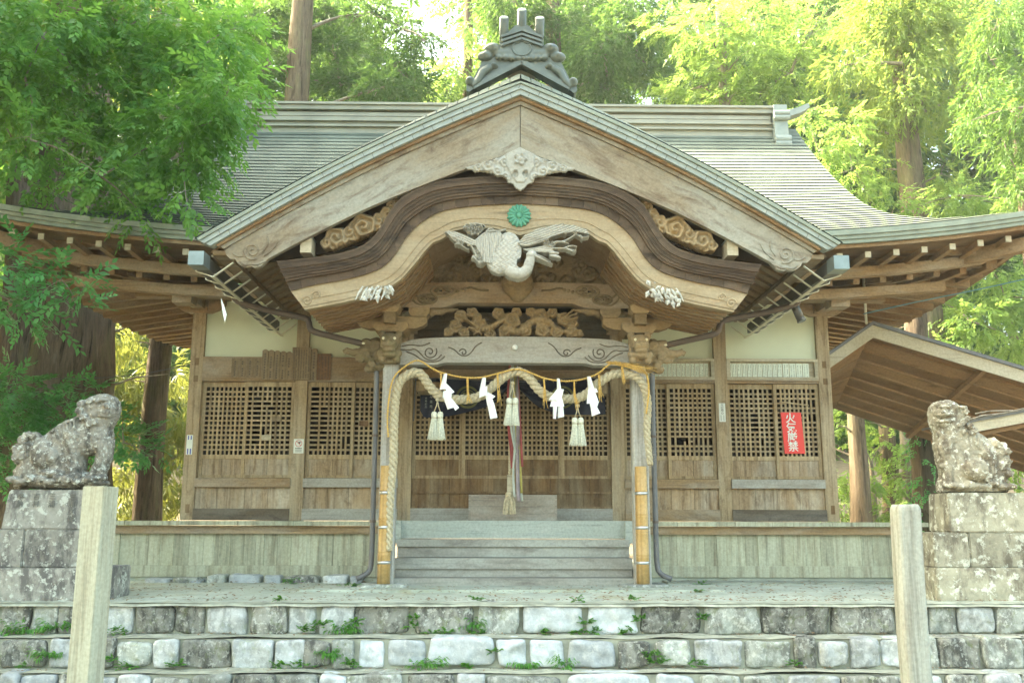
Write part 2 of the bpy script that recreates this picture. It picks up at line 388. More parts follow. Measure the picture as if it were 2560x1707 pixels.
def remeshed(mb, voxel, smooth=2, nz=0.0, nscale=6.0, seed=0):
    """fuse overlapping closed shapes into one continuous surface"""
    me = bpy.data.meshes.new('tmp'); me.from_pydata(mb.v, [], mb.f); ob = bpy.data.objects.new('tmp', me); COL.objects.link(ob)
    md = ob.modifiers.new('r', 'REMESH'); md.mode = 'VOXEL'; md.voxel_size = voxel
    if smooth:
        ms = ob.modifiers.new('s', 'SMOOTH'); ms.factor = .5; ms.iterations = smooth
    dg = bpy.context.evaluated_depsgraph_get(); ev = ob.evaluated_get(dg); m2 = ev.to_mesh()
    out = MB(); off = Vector((seed*3.1, seed*1.7, seed*.9))
    for v in m2.vertices:
        co = v.co.copy()
        if nz: co += v.normal*nz*(mnoise.fractal((co+off)*nscale, .8, 2.0, 4))
        out.v.append(tuple(co))
    out.f = [tuple(p.vertices) for p in m2.polygons]
    ev.to_mesh_clear(); bpy.data.objects.remove(ob); bpy.data.meshes.remove(me); return out
def in_poly(X, Z, poly):
    inside = np.zeros(X.shape, bool); n = len(poly)
    for i in range(n):
        x1, z1 = poly[i]; x2, z2 = poly[(i+1)%n]
        c = ((z1 > Z) != (z2 > Z)) & (X < (x2-x1)*(Z-z1)/((z2-z1) or 1e-9)+x1); inside ^= c
    return inside
def swirl_field(X, Z, sw, base=-1.0):
    """height field of overlapping carved whorls: list of (x, z, radius, turns, direction, phase)"""
    H = np.full(X.shape, base)
    for (cx, cz, r, turns, dr, ph) in sw:
        dx, dz = (X-cx)/r, (Z-cz)/r; rr = np.hypot(dx, dz); th = np.arctan2(dz, dx)
        lob = 1+.07*np.cos(5*th+ph)
        rr = rr/lob
        h = np.sqrt(np.clip(1-rr**2, 0, 1))*.75+.36*np.cos(2*math.pi*rr*turns+dr*th+ph)*np.clip(1.1-rr, 0, 1)**.3*(rr < 1)
        H = np.where(rr < 1, np.maximum(H, h*(.6+.4*r/ max(s[2] for s in sw))), H)
    return H
def relief(poly, y, depth, H_fn, step=.012, cut=None):
    """carved panel: front surface pushed towards the viewer by a height field; cells below `cut` are pierced"""
    xs = [p[0] for p in poly]; zs = [p[1] for p in poly]
    x = np.arange(min(xs), max(xs)+step, step); z = np.arange(min(zs), max(zs)+step, step)
    X, Z = np.meshgrid(x, z); H = H_fn(X, Z); msk = in_poly(X, Z, poly)
    if cut is not None: msk &= H > cut
    m = msk[:-1,:-1] & msk[1:,:-1] & msk[:-1,1:] & msk[1:,1:]
    mb = MB(); nx = len(x); idx = -np.ones(X.shape, int); used = np.zeros(X.shape, bool)
    for a in (0,1):
        for b in (0,1): used[a:a+m.shape[0], b:b+m.shape[1]] |= m
    Hc = np.clip(H, -.5, 1.2)
    pts = np.argwhere(used); idx[used] = np.arange(len(pts))
    n = len(pts)
    mb.v = [(float(X[i,j]), float(y-depth*Hc[i,j]), float(Z[i,j])) for i,j in pts]+[(float(X[i,j]), float(y+depth*.8), float(Z[i,j])) for i,j in pts]
    fs = []
    def C(i, j): return 0 <= i < m.shape[0] and 0 <= j < m.shape[1] and m[i,j]
    for i, j in np.argwhere(m):
        a, b, c, d = int(idx[i,j]), int(idx[i,j+1]), int(idx[i+1,j+1]), int(idx[i+1,j])
        fs.append((a,b,c,d))
        if not C(i-1,j): fs.append((b,a,a+n,b+n))
        if not C(i+1,j): fs.append((d,c,c+n,d+n))
        if not C(i,j-1): fs.append((a,d,d+n,a+n))
        if not C(i,j+1): fs.append((c,b,b+n,c+n))
    mb.f = fs; return mb
def text_mb(s, size, x, y, z, vertical=True, lh=1.0, bold=0.0, ext=.0015, align='CENTER'):
    """lettering as thin raised shapes facing -y; vertical text runs down from (x, z)"""
    mb = MB(); items = list(s) if vertical else [s]
    for k, ch in enumerate(items):
        cu = bpy.data.curves.new('t', 'FONT'); cu.body = ch; cu.size = size; cu.align_x = align; cu.align_y = 'CENTER'
        cu.extrude = ext; cu.offset = bold; cu.resolution_u = 3
        ob = bpy.data.objects.new('t', cu); COL.objects.link(ob)
        dg = bpy.context.evaluated_depsgraph_get(); ev = ob.evaluated_get(dg)
        try: me = ev.to_mesh()
        except RuntimeError: me = None
        if me:
            mb.add([(x+v.co.x, y-v.co.z, z-(k*size*lh if vertical else 0)+v.co.y) for v in me.vertices], [tuple(p.vertices) for p in me.polygons])
            ev.to_mesh_clear()
        bpy.data.objects.remove(ob); bpy.data.curves.remove(cu)
    return mb
def leaves_mesh(name, centers, mats3, mat, parent, spray):
    """many copies of one twig of leaves fused into a single crown mesh; centers (K,3), mats3 (K,3,3), spray (n,4,3)"""
    K = len(centers); n = len(spray); sp = spray.reshape(-1, 3)
    V = np.einsum('kij,nj->kni', mats3, sp)+centers[:,None,:]
    V = V.reshape(-1, 3); o = np.array(OFF.get(parent.name, (0,0,0))) if parent else np.zeros(3)
    V = V-o; nq = K*n
    me = bpy.data.meshes.new(name); me.vertices.add(nq*4); me.vertices.foreach_set('co', V.astype(np.float32).ravel())
    me.loops.add(nq*4); me.loops.foreach_set('vertex_index', np.arange(nq*4, dtype=np.int32))
    me.polygons.add(nq); me.polygons.foreach_set('loop_start', np.arange(0, nq*4, 4, dtype=np.int32))
    me.update(calc_edges=True); me.validate(); me.materials.append(M[mat])
    ob = bpy.data.objects.new(name, me); COL.objects.link(ob)
    if parent: ob.parent = parent
    OFF[ob.name] = tuple(o); return ob
# ------------------------------------------------------------------ ground, terrace, hillside
def hill_z(x, y):
    z = -.95
    if y > 7: z += (y-7)*.22*min(1, (y-7)/8)
    a = abs(x)
    if y > -2 and a > 9: z += min((a-9)*.12, 1.2)
    return z+.12*mnoise.noise(Vector((x*.35, y*.35, 1.0)))
g = MB()
def gf(u, v):
    x = (u-.5)*2; x = 64*x; y = -30+110*v
    if y < -1.5: return (x, y, -1.6+.04*mnoise.noise(Vector((x*.5,y*.5,0))))
    return (x, y, hill_z(x, y) if y > 7 or abs(x) > 8 else -1.0)
g.grid(gf, 70, 90); structure('ground', g, 'soil', True)
# the terrace the hall stands on, with a slightly uneven cement skin
t = MB()
def tf(u, v):
    x = -7.5+15*u; y = -3.93+10*v
    return (x, y, -.775+.012*mnoise.noise(Vector((x*1.3, y*1.3, 0)))+(.02 if y > -3.2 else 0)*min(1, max(0, (y+3.2)*2)))
t.grid(tf, 90, 50); structure('terrace', t, 'concrete', True)
t = MB(); t.slab([(-2.35,-.735),(2.3,-.735)], [(-2.35,-.80),(2.3,-.80)], -2.72, -1.9); structure('landing_pavement', t, 'concrete')
# ------------------------------------------------------------------ stone stairs: three courses of rubble risers and earth treads
rnd = random.Random(4)
stairs = thing('stone_stairs', 'wide rubble stone stairs with white and dark stones below the shrine terrace', 'stairs', (0,-4.2,-1.58))
def rubble(x0, x1, z0, z1, yf, seed, depth=.34):
    nx, nz, ny = 12, 9, 5; mb = MB(); rr = random.Random(seed)
    w, h = (x1-x0)/2, (z1-z0)/2; cx, cz = (x0+x1)/2, (z0+z1)/2; off = Vector((seed*1.37, seed*.71, seed*.31))
    ex = rr.uniform(7, 16); ck = {(i,j): (rr.uniform(-.17,.05), rr.uniform(-.20,.06)) for i in (-1,1) for j in (-1,1)}; bow = [rr.uniform(-.03,.10) for _ in range(4)]
    bm = bmesh.new(); bmesh.ops.create_cube(bm, size=2); bmesh.ops.subdivide_edges(bm, edges=bm.edges[:], cuts=11, use_grid_fill=True)
    for v in bm.verts:
        p = v.co; s = (abs(p.x)**ex+abs(p.z)**ex+abs(p.y)**ex)**(-1/ex)
        dx, dy_, dz = max(-1,min(1,p.x*s)), max(-1,min(1,p.y*s)), max(-1,min(1,p.z*s))
        wx = wz = 0
        for (i, j), (cx_, cz_) in ck.items():
            q = (1+i*dx)*(1+j*dz)/4; wx += q*i*cx_; wz += q*j*cz_
        X = dx+wx+bow[0]*(1-dz*dz)*dx*.5; Z = dz+wz+bow[1]*(1-dx*dx)*dz*.6
        P = Vector((X*w, dy_*depth/2*.8, Z*h))
        n1 = mnoise.fractal((P+off)*6, .8, 2, 5); n2 = mnoise.turbulence((P+off)*3.2, 3, True)
        front = max(0, -dy_)
        P.y += front*(.045*(n2-.6)-.022*n1); P.x += .010*n1; P.z += .012*mnoise.fractal((P+off)*5, .8, 2, 4)
        v.co = Vector((cx+P.x, yf+depth/2*.8+P.y, cz+P.z))
    bm.verts.index_update(); mb.v = [tuple(v.co) for v in bm.verts]; mb.f = [tuple(v.index for v in f.verts) for f in bm.faces]; bm.free(); return mb
ROWS = [
 (-3.90, -1.06, -.785, -4.955, 9.882/2352, [(-260,-130,'d'),(-125,-10,'m'),(0,66,'d'),(70,130,'m'),(134,226,'d'),(230,298,'w'),(300,394,'d'),(397,464,'d'),(468,562,'w'),(566,650,'d'),(653,716,'w'),(725,802,'w'),(806,936,'d'),(944,1078,'d'),(1084,1182,'m'),(1188,1329,'l'),(1338,1454,'l'),(1459,1604,'d'),(1610,1738,'m'),(1744,1896,'d'),(1902,2052,'d'),(2056,2126,'w'),(2130,2196,'m'),(2203,2280,'w'),(2287,2385,'m'),(2390,2500,'d')]),
 (-4.22, -1.325, -1.075, -4.766, 9.491/2352, [(-140,-20,'d'),(-10,105,'d'),(110,172,'w'),(176,258,'d'),(262,342,'m'),(346,402,'w'),(406,522,'d'),(526,622,'w'),(626,689,'w'),(692,748,'d'),(754,804,'m'),(812,874,'l'),(880,967,'l'),(973,1127,'l'),(1132,1198,'l'),(1202,1288,'l'),(1294,1404,'l'),(1408,1488,'d'),(1493,1582,'m'),(1588,1697,'w'),(1701,1814,'m'),(1817,1872,'d'),(1876,1942,'w'),(1946,2020,'w'),(2024,2092,'w'),(2097,2150,'m'),(2155,2250,'d'),(2254,2350,'m'),(2354,2460,'d')]),
 (-4.52, -1.60, -1.345, -4.586, 9.118/2352, [(-90,-10,'m'),(-5,42,'l'),(46,126,'l'),(130,186,'d'),(190,222,'m'),(226,258,'w'),(262,336,'w'),(340,430,'d'),(434,520,'m'),(524,624,'d'),(628,718,'m'),(722,784,'l'),(788,918,'m'),(926,1030,'d'),(1036,1104,'w'),(1112,1284,'m'),(1290,1482,'l'),(1496,1590,'l'),(1596,1696,'m'),(1702,1796,'m'),(1802,1926,'w'),(1932,2060,'d'),(2066,2162,'w'),(2168,2258,'d'),(2264,2345,'w'),(2350,2440,'m')])]
KM = {'d': 'stone_dark', 'm': 'stone_mid', 'l': 'stone_light', 'w': 'stone_white'}
sd = 0
for ri, (yf, z0, z1, a, b, lst) in enumerate(ROWS):
    bk = MB(); xa, xb = a+b*-420, a+b*2800
    nsg = 60
    def tread(u, v, yf=yf, z1=z1, xa=xa, xb=xb):
        x = xa+(xb-xa)*u; y = yf+.03+.42*v
        return (x, y, z1+.012+.02*mnoise.noise(Vector((x*3, y*3, yf))))
    if ri > 0: bk.grid(tread, 90, 6)
    bk.box(xa, xb, yf+.055, yf+.45, z0-.03, z1+.0)
    step = mk('step', bk, 'mortar', stairs, False)
    for (p0, p1, k) in lst:
        sd += 1
        mb = rubble(a+b*p0-.004, a+b*p1+.006, z0-rnd.uniform(0, .02), z1+rnd.uniform(-.008, .018), yf+rnd.uniform(-.02, .02), sd)
        o = mk('stone', mb, KM[k], step, True)
# coping along the terrace edge
cb = MB()
def cop(u, v):
    x = -5.4+10.8*u; y = -3.95+.16*v
    return (x, y, -.772+.010*mnoise.noise(Vector((x*4, y*9, 3)))-.03*max(0, 1-v*4))
cb.grid(cop, 140, 6); mk('coping', cb, 'mortar', stairs, True)

# leaf litter and grit lying on the terrace, the treads and the landing
rq0 = random.Random(77); lt = MB()
def scrap(x, y, z, s_, flat=.3):
    a = rq0.uniform(0, 6.28); d = Vector((math.cos(a), math.sin(a), rq0.uniform(-flat, flat)))*s_; w = Vector((-math.sin(a), math.cos(a), rq0.uniform(-flat, flat)))*s_*.45
    p = Vector((x, y, z+.006)); lt.add([p-d, p+w, p+d, p-w], [(0,1,2,3)])
for _ in range(3600):
    x = rq0.uniform(-5.5, 5.5); y = -3.9+3.0*rq0.random()**1.6; scrap(x, y, -.755 if y < -3.2 else -.74, rq0.uniform(.007, .030))
for ri in (1, 2):
    yf, z0, z1 = ROWS[ri][:3]
    for _ in range(500): scrap(rq0.uniform(-4.8, 4.8), yf+rq0.uniform(.03, .30), z1+.03, rq0.uniform(.006, .022))
o = mk('leaf_litter', lt, 'litter'); tag(o, kind='stuff'); tag(o, 'scattered dry brown leaves and grit on the terrace and stair treads', 'leaf litter')
# ------------------------------------------------------------------ the shrine hall
hall = thing('shrine_hall', 'old timber shrine hall with a big front gable, curved porch and grey green metal roof', 'shrine hall', (0,0,-.775))
PX = [-4.5,-3.0,-1.5,1.5,3.0,4.5]
rnd = random.Random(11)
# --- posts with dark mortise holes
for i, x in enumerate(PX):
    b = MB(); zt = 3.06 if abs(x) > 2 else 3.0
    b.box(x-.09, x+.09, 0, .18, 0, zt)
    p = mk('post', b, 'post_wood', hall)
    if abs(x) > 4:
        for z0, z1, w in ((2.17,2.27,.03),(1.93,2.02,.034),(.10,.22,.03)):
            h = MB(); h.box(x-w*.8, x+w*1.1, -.003, .01, z0, z1); mk('mortise', h, 'panel_dark', p)
# --- dark room behind the lattices
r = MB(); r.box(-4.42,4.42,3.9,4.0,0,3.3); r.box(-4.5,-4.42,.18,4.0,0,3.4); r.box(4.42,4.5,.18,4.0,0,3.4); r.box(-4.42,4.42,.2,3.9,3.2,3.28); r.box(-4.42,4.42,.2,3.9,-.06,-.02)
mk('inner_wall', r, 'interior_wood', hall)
s = MB()
for sx in (-1, 1): s.box(min(sx*4.5,sx*4.56), max(sx*4.5,sx*4.56), .18, 4.0, 0, 3.2)
mk('side_wall', s, 'panel_wood', hall)
# --- lattice doors
def lattice(b, x0, x1, z0, z1, y, nx, nz, bw=.027, gone_v=(), gone_h=()):
    px, pz = (x1-x0)/nx, (z1-z0)/nz
    for i in range(1, nx):
        x = x0+i*px; j = 0
        while j < nz:
            k = j
            while k < nz and (i, k) not in gone_v: k += 1
            if k > j: b.box(x-bw/2, x+bw/2, y, y+.016, z0+j*pz, z0+k*pz)
            j = k+1
    for j in range(1, nz):
        z = z0+j*pz; i = 0
        while i < nx:
            k = i
            while k < nx and (k, j) not in gone_h: k += 1
            if k > i: b.box(x0+i*px, x0+k*px, y+.004, y+.020, z-bw/2, z+bw/2)
            i = k+1
def door(x0, x1, y, nx, gv=(), gh=(), rows=((.625,.85),), top=1.94, zl1=1.87, mat='lattice_wood', pm='panel_wood', bottom=.585):
    sw_ = .045; fr = MB()
    fr.box(x0, x0+sw_, y, y+.034, bottom, top); fr.box(x1-sw_, x1, y, y+.034, bottom, top)
    fr.box(x0+sw_, x1-sw_, y+.002, y+.032, zl1, top); fr.box(x0+sw_, x1-sw_, y+.002, y+.032, .85, .91)
    fr.box(x0+sw_, x1-sw_, y+.002, y+.032, bottom, .625 if rows else bottom+.04)
    d = mk('lattice_door', fr, mat, hall)
    g = MB(); lattice(g, x0+sw_, x1-sw_, .91, zl1, y+.006, nx, 14, gone_v=gv, gone_h=gh); mk('lattice', g, mat, d)
    p = MB(); w = x1-x0-2*sw_; cut = x0+sw_+w*rnd.uniform(.4, .6)
    for a, c in ((x0+sw_, cut-.002), (cut+.002, x1-sw_)): p.box(a, c, y+.018, y+.03, .625, .85)
    mk('door_panel', p, pm, d); return d
def vr(cols, a, b): return {(c, k) for c in cols for k in range(a, b)}
door(-4.405,-3.76,.085,9)
door(-3.80,-3.095,.045,9, gv=vr((2,),2,12) | {(5,9),(4,10)}, gh={(3,4),(3,5)})
door(-2.905,-2.24,.045,9, gv=vr((1,),1,14) | vr((3,),2,10), gh={(7,3),(8,3),(7,2)})
door(-2.28,-1.595,.085,9)
door(1.595,2.26,.085,9)
door(2.22,2.905,.045,9, gv={(2,2),(2,3),(3,3)}, gh={(c,3) for c in range(9) if c not in (4,)})
door(3.095,3.80,.085,9, gv={(5,6),(5,7),(5,8),(5,5)}, gh={(6,3)})
door(3.76,4.405,.045,9, gh={(c,11) for c in range(2,9)} | {(7,8),(8,8)})
for k in range(4):
    x0 = -1.405+.7025*k
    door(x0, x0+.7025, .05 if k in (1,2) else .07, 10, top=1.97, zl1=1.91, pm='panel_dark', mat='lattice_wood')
# a fallen lattice strip, patches nailed on the lattice
b = MB(); b.bar((3.84,.042,1.685),(4.26,.042,1.635),.012,.022); mk('loose_strip', b, 'lattice_wood', hall)
for x, z, w, h, m_ in ((-3.33,1.41,.13,.075,'plaque_wood'),(-3.46,1.145,.135,.075,'fascia_pale'),(-2.10,1.35,.125,.07,'plaque_red')):
    b = MB(); b.box(x-w/2, x+w/2, .018, .036, z-h/2, z+h/2); mk('patch_board', b, m_, hall)
# --- horizontal members per outer bay
def planks(x0, x1, n, y0, y1, z0, z1, gap=.004, jit=.004):
    b = MB(); xs = [x0+(x1-x0)*(i+(rnd.uniform(-.12,.12) if 0 < i < n else 0))/n for i in range(n+1)]
    for i in range(n):
        dy = rnd.uniform(0, jit); b.box(xs[i]+(gap/2 if i else 0), xs[i+1]-(gap/2 if i < n-1 else 0), y0+dy, y1, z0, z1)
    return b
for bi, (xa, xb) in enumerate(((-4.41,-3.09),(-2.91,-1.59),(1.59,2.91),(3.09,4.41))):
    b = MB(); b.box(xa, xb, -.035, .12, .455, .578); mk('waist_rail', b, 'beam_grey' if bi in (1,3) else 'beam_wood', hall)
    b = MB(); b.box(xa, xb, -.03, .12, 0, .16); mk('ground_sill', b, ['beam_dark','beam_grey','beam_wood','beam_dark'][bi], hall)
    mk('lower_panel', planks(xa, xb, 4, .04, .06, .16, .455), 'panel_wood', hall)
    b = MB(); b.box(xa, xb, .01, .14, 1.945, 1.99); b.box(xa, xb, -.012, .01, 1.975, 1.992); mk('lintel', b, 'beam_wood', hall)
    b = MB(); b.box(xa, xb, .07, .10, 2.30, 3.12); mk('plaster_panel', b, 'plaster', hall)
    b = MB()
    if bi < 2: b.box(xa, xb, .004, .06, 1.992, 2.295)
    else:
        b.box(xa, xb, .05, .07, 1.992, 2.30); b.box(xa, xb, -.008, .05, 1.992, 2.035); b.box(xa, xb, -.008, .05, 2.262, 2.30)
        b.box(xa, xa+.05, -.006, .05, 2.035, 2.262); b.box(xb-.05, xb, -.006, .05, 2.035, 2.262)
    mk('head_board', b, 'beam_wood' if bi < 2 else 'fascia_pale', hall)
# --- centre bay below and above the doors
b = MB(); b.box(-1.41,1.41,-.01,.14,0,.17); mk('ground_sill', b, 'beam_grey', hall)
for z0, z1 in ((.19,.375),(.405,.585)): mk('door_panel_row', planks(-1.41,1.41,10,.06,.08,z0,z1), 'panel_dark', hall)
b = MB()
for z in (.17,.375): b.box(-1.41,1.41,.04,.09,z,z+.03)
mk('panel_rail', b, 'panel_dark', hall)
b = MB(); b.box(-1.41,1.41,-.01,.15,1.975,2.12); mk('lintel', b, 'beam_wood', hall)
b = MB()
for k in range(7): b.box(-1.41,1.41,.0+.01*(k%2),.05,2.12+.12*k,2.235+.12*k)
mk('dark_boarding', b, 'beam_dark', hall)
for q in ((-1.3,-.95,-.7,.0,1.72,1.84),(1.05,1.3,-.5,.0,1.72,1.9)): b = MB(); b.box(*q); mk('corbel', b, 'post_wood', hall)
# --- wall plate and the brackets on the corner posts
b = MB(); b.box(-4.7,4.7,-.05,.2,3.12,3.32); mk('wall_plate', b, 'beam_wood', hall)
b = MB(); b.box(-5.2,5.2,-.62,-.46,3.02,3.2); mk('eave_purlin', b, 'beam_wood', hall)
for sx in (-1, 1):
    b = MB(); b.box(sx*4.5-.08, sx*4.5+.08, -.75, 3.9, 2.98, 3.12)
    b.box(sx*4.5-.12, sx*4.5+.12, -.05, .22, 2.96, 3.09)
    arm = [(-.36,3.12),(-.36,3.05),(-.28,2.98),(-.16,2.93),(.16,2.93),(.28,2.98),(.36,3.05),(.36,3.12)]
    b.prism([(sx*4.5+x, z) for x, z in arm], -.02, .1); mk('bracket', b, 'beam_wood', hall)
    b = MB(); b.box(sx*4.5-.13, sx*4.5+.13, -.80, -.56, 2.90, 3.02); mk('bearing_block', b, 'beam_wood', hall)
# --- main roof: concave front slope of stepped metal courses, sweeping up at the corners
TT = [0,.02,.04,.07,.11,.14,.18,.23,.32,.5,1]; WW = [6.95,6.35,5.95,5.56,5.34,5.22,5.10,5.02,4.96,4.95,4.95]
def rw(t): return float(np.interp(t, TT, WW))
def ry(t): return -1.95+3.95*t
def rz(t, x): return 3.5+3.2*(.72*t+.28*t*t)+.42*(min(abs(x)/6.8, 1.2)**3)*(1-t)**2
NC, NX = 37, 44
b = MB(); rows = []
for i in range(NC):
    t0, t1 = i/NC, (i+1)/NC
    for t, h in ((t0+.22/NC, .004), (t0-.30/NC, .030), (t1-.22/NC, .012)):
        t_ = max(t, 0); rows.append([(2*k/NX-1, t_, h) for k in range(NX+1)])
v = []
for row in rows:
    for u, t, h in row:
        uu = math.copysign(abs(u)**.8, u); x = uu*rw(t); v.append((x, ry(t), rz(t, x)+h))
f = [(j*(NX+1)+k, j*(NX+1)+k+1, (j+1)*(NX+1)+k+1, (j+1)*(NX+1)+k) for j in range(len(rows)-1) for k in range(NX)]
b.add(v, f); roof = mk('main_roof', b, 'copper_roof', hall)
# rear slope and side slopes, plain below the courses
b = MB()
def back(u, vv):
    t = 1-vv; x = (2*u-1)*rw(t); return (x, 4-ry(t), rz(t, x))
b.grid(back, 20, 16)
for sx in (-1, 1):
    def side(u, vv, sx=sx):
        y = -1.95+8.2*u; dd = min(y+1.95, 6.25-y, 1.9); x = 6.95-dd*vv; e = abs(2*u-1)
        return (sx*x, y, 3.5+.42*(min(6.95/6.8,1.2)**3)*(.35+.65*e**2)*(1-vv)+.30*dd*vv-.02)
    b.grid(side, 24, 6)
mk('roof_slope', b, 'copper_roof', roof)
# layered metal eave edge, front and sides
def eave_curve(y, d, z, n=60, ext=6.95):
    return [(-ext+2*ext*k/n, rz(0, -ext+2*ext*k/n)+z) for k in range(n+1)]
for nm, z0, z1, y0, m_ in (('eave_edge', .018, -.05, -2.0, 'copper_fascia'), ('eave_edge', -.052, -.10, -1.975, 'copper_fascia'), ('eave_edge', -.102, -.15, -1.95, 'copper_fascia'), ('eave_board', -.152, -.20, -1.90, 'rafter_x')):
    b = MB(); b.slab(eave_curve(0,0,z0), eave_curve(0,0,z1), y0, y0+.10)
    for sx in (-1, 1):
        xo = sx*(6.95+(-1.95-y0))
        q = [(-1.98+8.26*k/30) for k in range(31)]
        zc = [3.5+.42*(min(6.95/6.8,1.2)**3)*(.35+.65*abs(2*k/30-1)**2) for k in range(31)]
        v = []
        for y, z in zip(q, zc): v += [(xo-sx*.001, y, z+z0), (xo-sx*.001, y, z+z1), (xo-sx*.10, y, z+z1), (xo-sx*.10, y, z+z0)]
        f = [(4*k+a, 4*k+4+a, 4*k+4+(a+1)%4, 4*k+(a+1)%4) for k in range(30) for a in range(4)]+[(0,1,2,3),(123,122,121,120)]
        b.add(v, f)
    mk(nm, b, m_, roof)
# soffit boards under the eaves
b = MB(); n = 44
def sof(u, vv):
    x = (2*u-1)*6.8; y = -1.88+2.0*vv
    return (x, y, rz(0, x)*(1-vv)+3.60*vv-.215*(1-vv)+.03*vv)
b.grid(sof, n, 8)
for sx in (-1, 1):
    def ssof(u, vv, sx=sx):
        y = -1.6+7.6*u; x = 6.82-2.3*vv; e = abs(2*u-1)
        return (sx*x, y, (3.5+.42*(.35+.65*e**2)-.29)*(1-vv)+3.70*vv)
    b.grid(ssof, 20, 6)
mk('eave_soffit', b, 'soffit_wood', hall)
# rafters: short flying ones with pale sawn ends along the front, long ones under the side eaves
for sx in (-1, 1):
    for k in range(11):
        x = sx*(3.05+.365*k); e = rz(0, x)
        b = MB(); b.bar((x,-1.80,e-.275),(x,-.7,e*.6+3.5*.4-.23),.07,.075)
        r = mk('eave_rafter', b, 'rafter_y', hall)
        c = MB(); c.bar((x,-1.815,e-.275),(x,-1.80,e-.275),.074,.079); mk('rafter_tip', c, 'fascia_pale', r)
        if k < 10:
            b = MB(); b.bar((x+sx*.1,-1.12,rz(0,x)-.44),(x+sx*.1,.05,3.44),.085,.10); mk('base_rafter', b, 'rafter_y', hall)
    for k in range(20):
        y = -1.35+.385*k; e = 3.5+.42*(.35+.65*min(1,abs(2*(y+1.6)/7.6-1))**2)
        b = MB(); b.bar((sx*6.60,y,e-.37),(sx*4.5,y,3.60),.10,.13); mk('side_rafter', b, 'rafter_x', hall)
# the curved battens carrying the front rafters and the hip rafters at the corners
b = MB(); n = 50; ext = 6.3
top = [(-ext+2*ext*k/n, rz(0,-ext+2*ext*k/n)-.305) for k in range(n+1)]; bot = [(x, z-.135) for x, z in top]
b.slab(top, bot, -1.30, -1.18); mk('eave_batten', b, 'beam_wood', hall)
ext = 5.9; top = [(-ext+2*ext*k/n, rz(0,-ext+2*ext*k/n)*.75+3.5*.25-.475) for k in range(n+1)]; bot = [(x, z-.13) for x, z in top]
b = MB(); b.slab(top, bot, -.95, -.82); mk('eave_batten', b, 'beam_wood', hall)
for sx in (-1, 1):
    b = MB(); b.bar((sx*6.75,-1.85,3.53),(sx*4.45,.1,3.30),.13,.18); h = mk('hip_rafter', b, 'rafter_x', hall)
    b = MB(); d = (Vector((sx*6.75,-1.85,3.53))-Vector((sx*4.45,.1,3.30))).normalized()
    p = Vector((sx*6.75,-1.85,3.53)); b.bar(p, p+d*.02, .135, .185); mk('rafter_tip', b, 'fascia_pale', h)
# --- ridge: stacked metal bands, end ornaments with an upturned fin
rg = MB()
for z0, z1, d in ((6.42,6.539,.27),(6.539,6.567,.33),(6.567,6.631,.29),(6.631,6.655,.35),(6.806,6.834,.25),(6.834,6.911,.35),(6.911,6.95,.39)): rg.box(-4.46,4.46,2-d,2+d,z0,z1)
ridge = mk('ridge', rg, 'ridge_metal', roof)
rg = MB()
for k in range(4): rg.box(-4.44,4.44,2-.31+.012*(k%2),2+.31,6.656+.0375*k,6.656+.0375*(k+1)-.004)
mk('ridge_band', rg, 'ridge_metal', ridge)
for sx in (-1, 1):
    e = MB(); a, c = (4.462, 4.69) if sx > 0 else (-4.69, -4.462)
    e.box(a, c, 1.56, 2.44, 6.20, 6.80)
    e.box(a, c, 1.58, 2.42, 6.805, 6.955)
    for z, rr in ((6.22,.07),(6.31,.07),(6.70,.045),(6.78,.045)): e.tube([(a-.02,1.53,z),(c+.02,1.53,z)], rr, 12)
    fin = [(0,6.87),(.16,6.89),(.34,6.95),(.50,7.05),(.48,7.13),(.30,7.05),(.14,7.01),(0,7.0)]
    e.prism([(sx*(4.69+x), z) for x, z in fin], 1.88, 2.12)
    mk('ridge_end', e, 'copper_pale', ridge)
# --- verandah with end-grain floorboards and boarded skirt
for x0, x1 in ((-5.15,-1.60),(1.60,5.33)):
    b = MB(); n = int((x1-x0)/.235)
    for k in range(n):
        xa, xb = x0+(x1-x0)*k/n, x0+(x1-x0)*(k+1)/n
        b.box(xa+.002, xb-.002, -1.13+rnd.uniform(0,.012), -.032, -.062, -.004-rnd.uniform(0,.005))
    fl = mk('verandah_floor', b, 'skirt_wood', hall)
    b = MB(); b.box(x0+.08, x1-.08, -1.05, -.9, -.165, -.066); mk('verandah_beam', b, 'beam_wood', hall)
    s = [-3.22] if x0 < 0 else [3.2]
    edges = [x0+.1]+s+[x1-.1]
    for a, c in zip(edges[:-1], edges[1:]):
        b = planks(a+.05, c-.05, max(3, int((c-a)/.17)), -.99, -.97, -.56, -.165, .003, .003)
        mk('skirt_board', b, 'skirt_wood', hall)
    for x in edges: b = MB(); b.box(x-.05, x+.05, -1.01, -.93, -.56, -.165); mk('skirt_post', b, 'skirt_wood', hall)
    b = MB(); b.box(x0+.08, x1-.08, -1.025, -.93, -.70, -.56); mk('skirt_rail', b, 'skirt_wood', hall)
    b = MB(); b.box(x0+.06, x1-.06, -1.0, -.80, -.80, -.705); mk('base_course', b, 'concrete', hall)
b = MB(); b.box(1.9, 5.4, -1.45, -1.02, -.80, -.735); mk('apron_slab', b, 'concrete', hall)
b = MB(); b.box(-1.6,1.6,-1.15,-.03,-.07,-.002); mk('porch_floor', b, 'step_wood', hall)
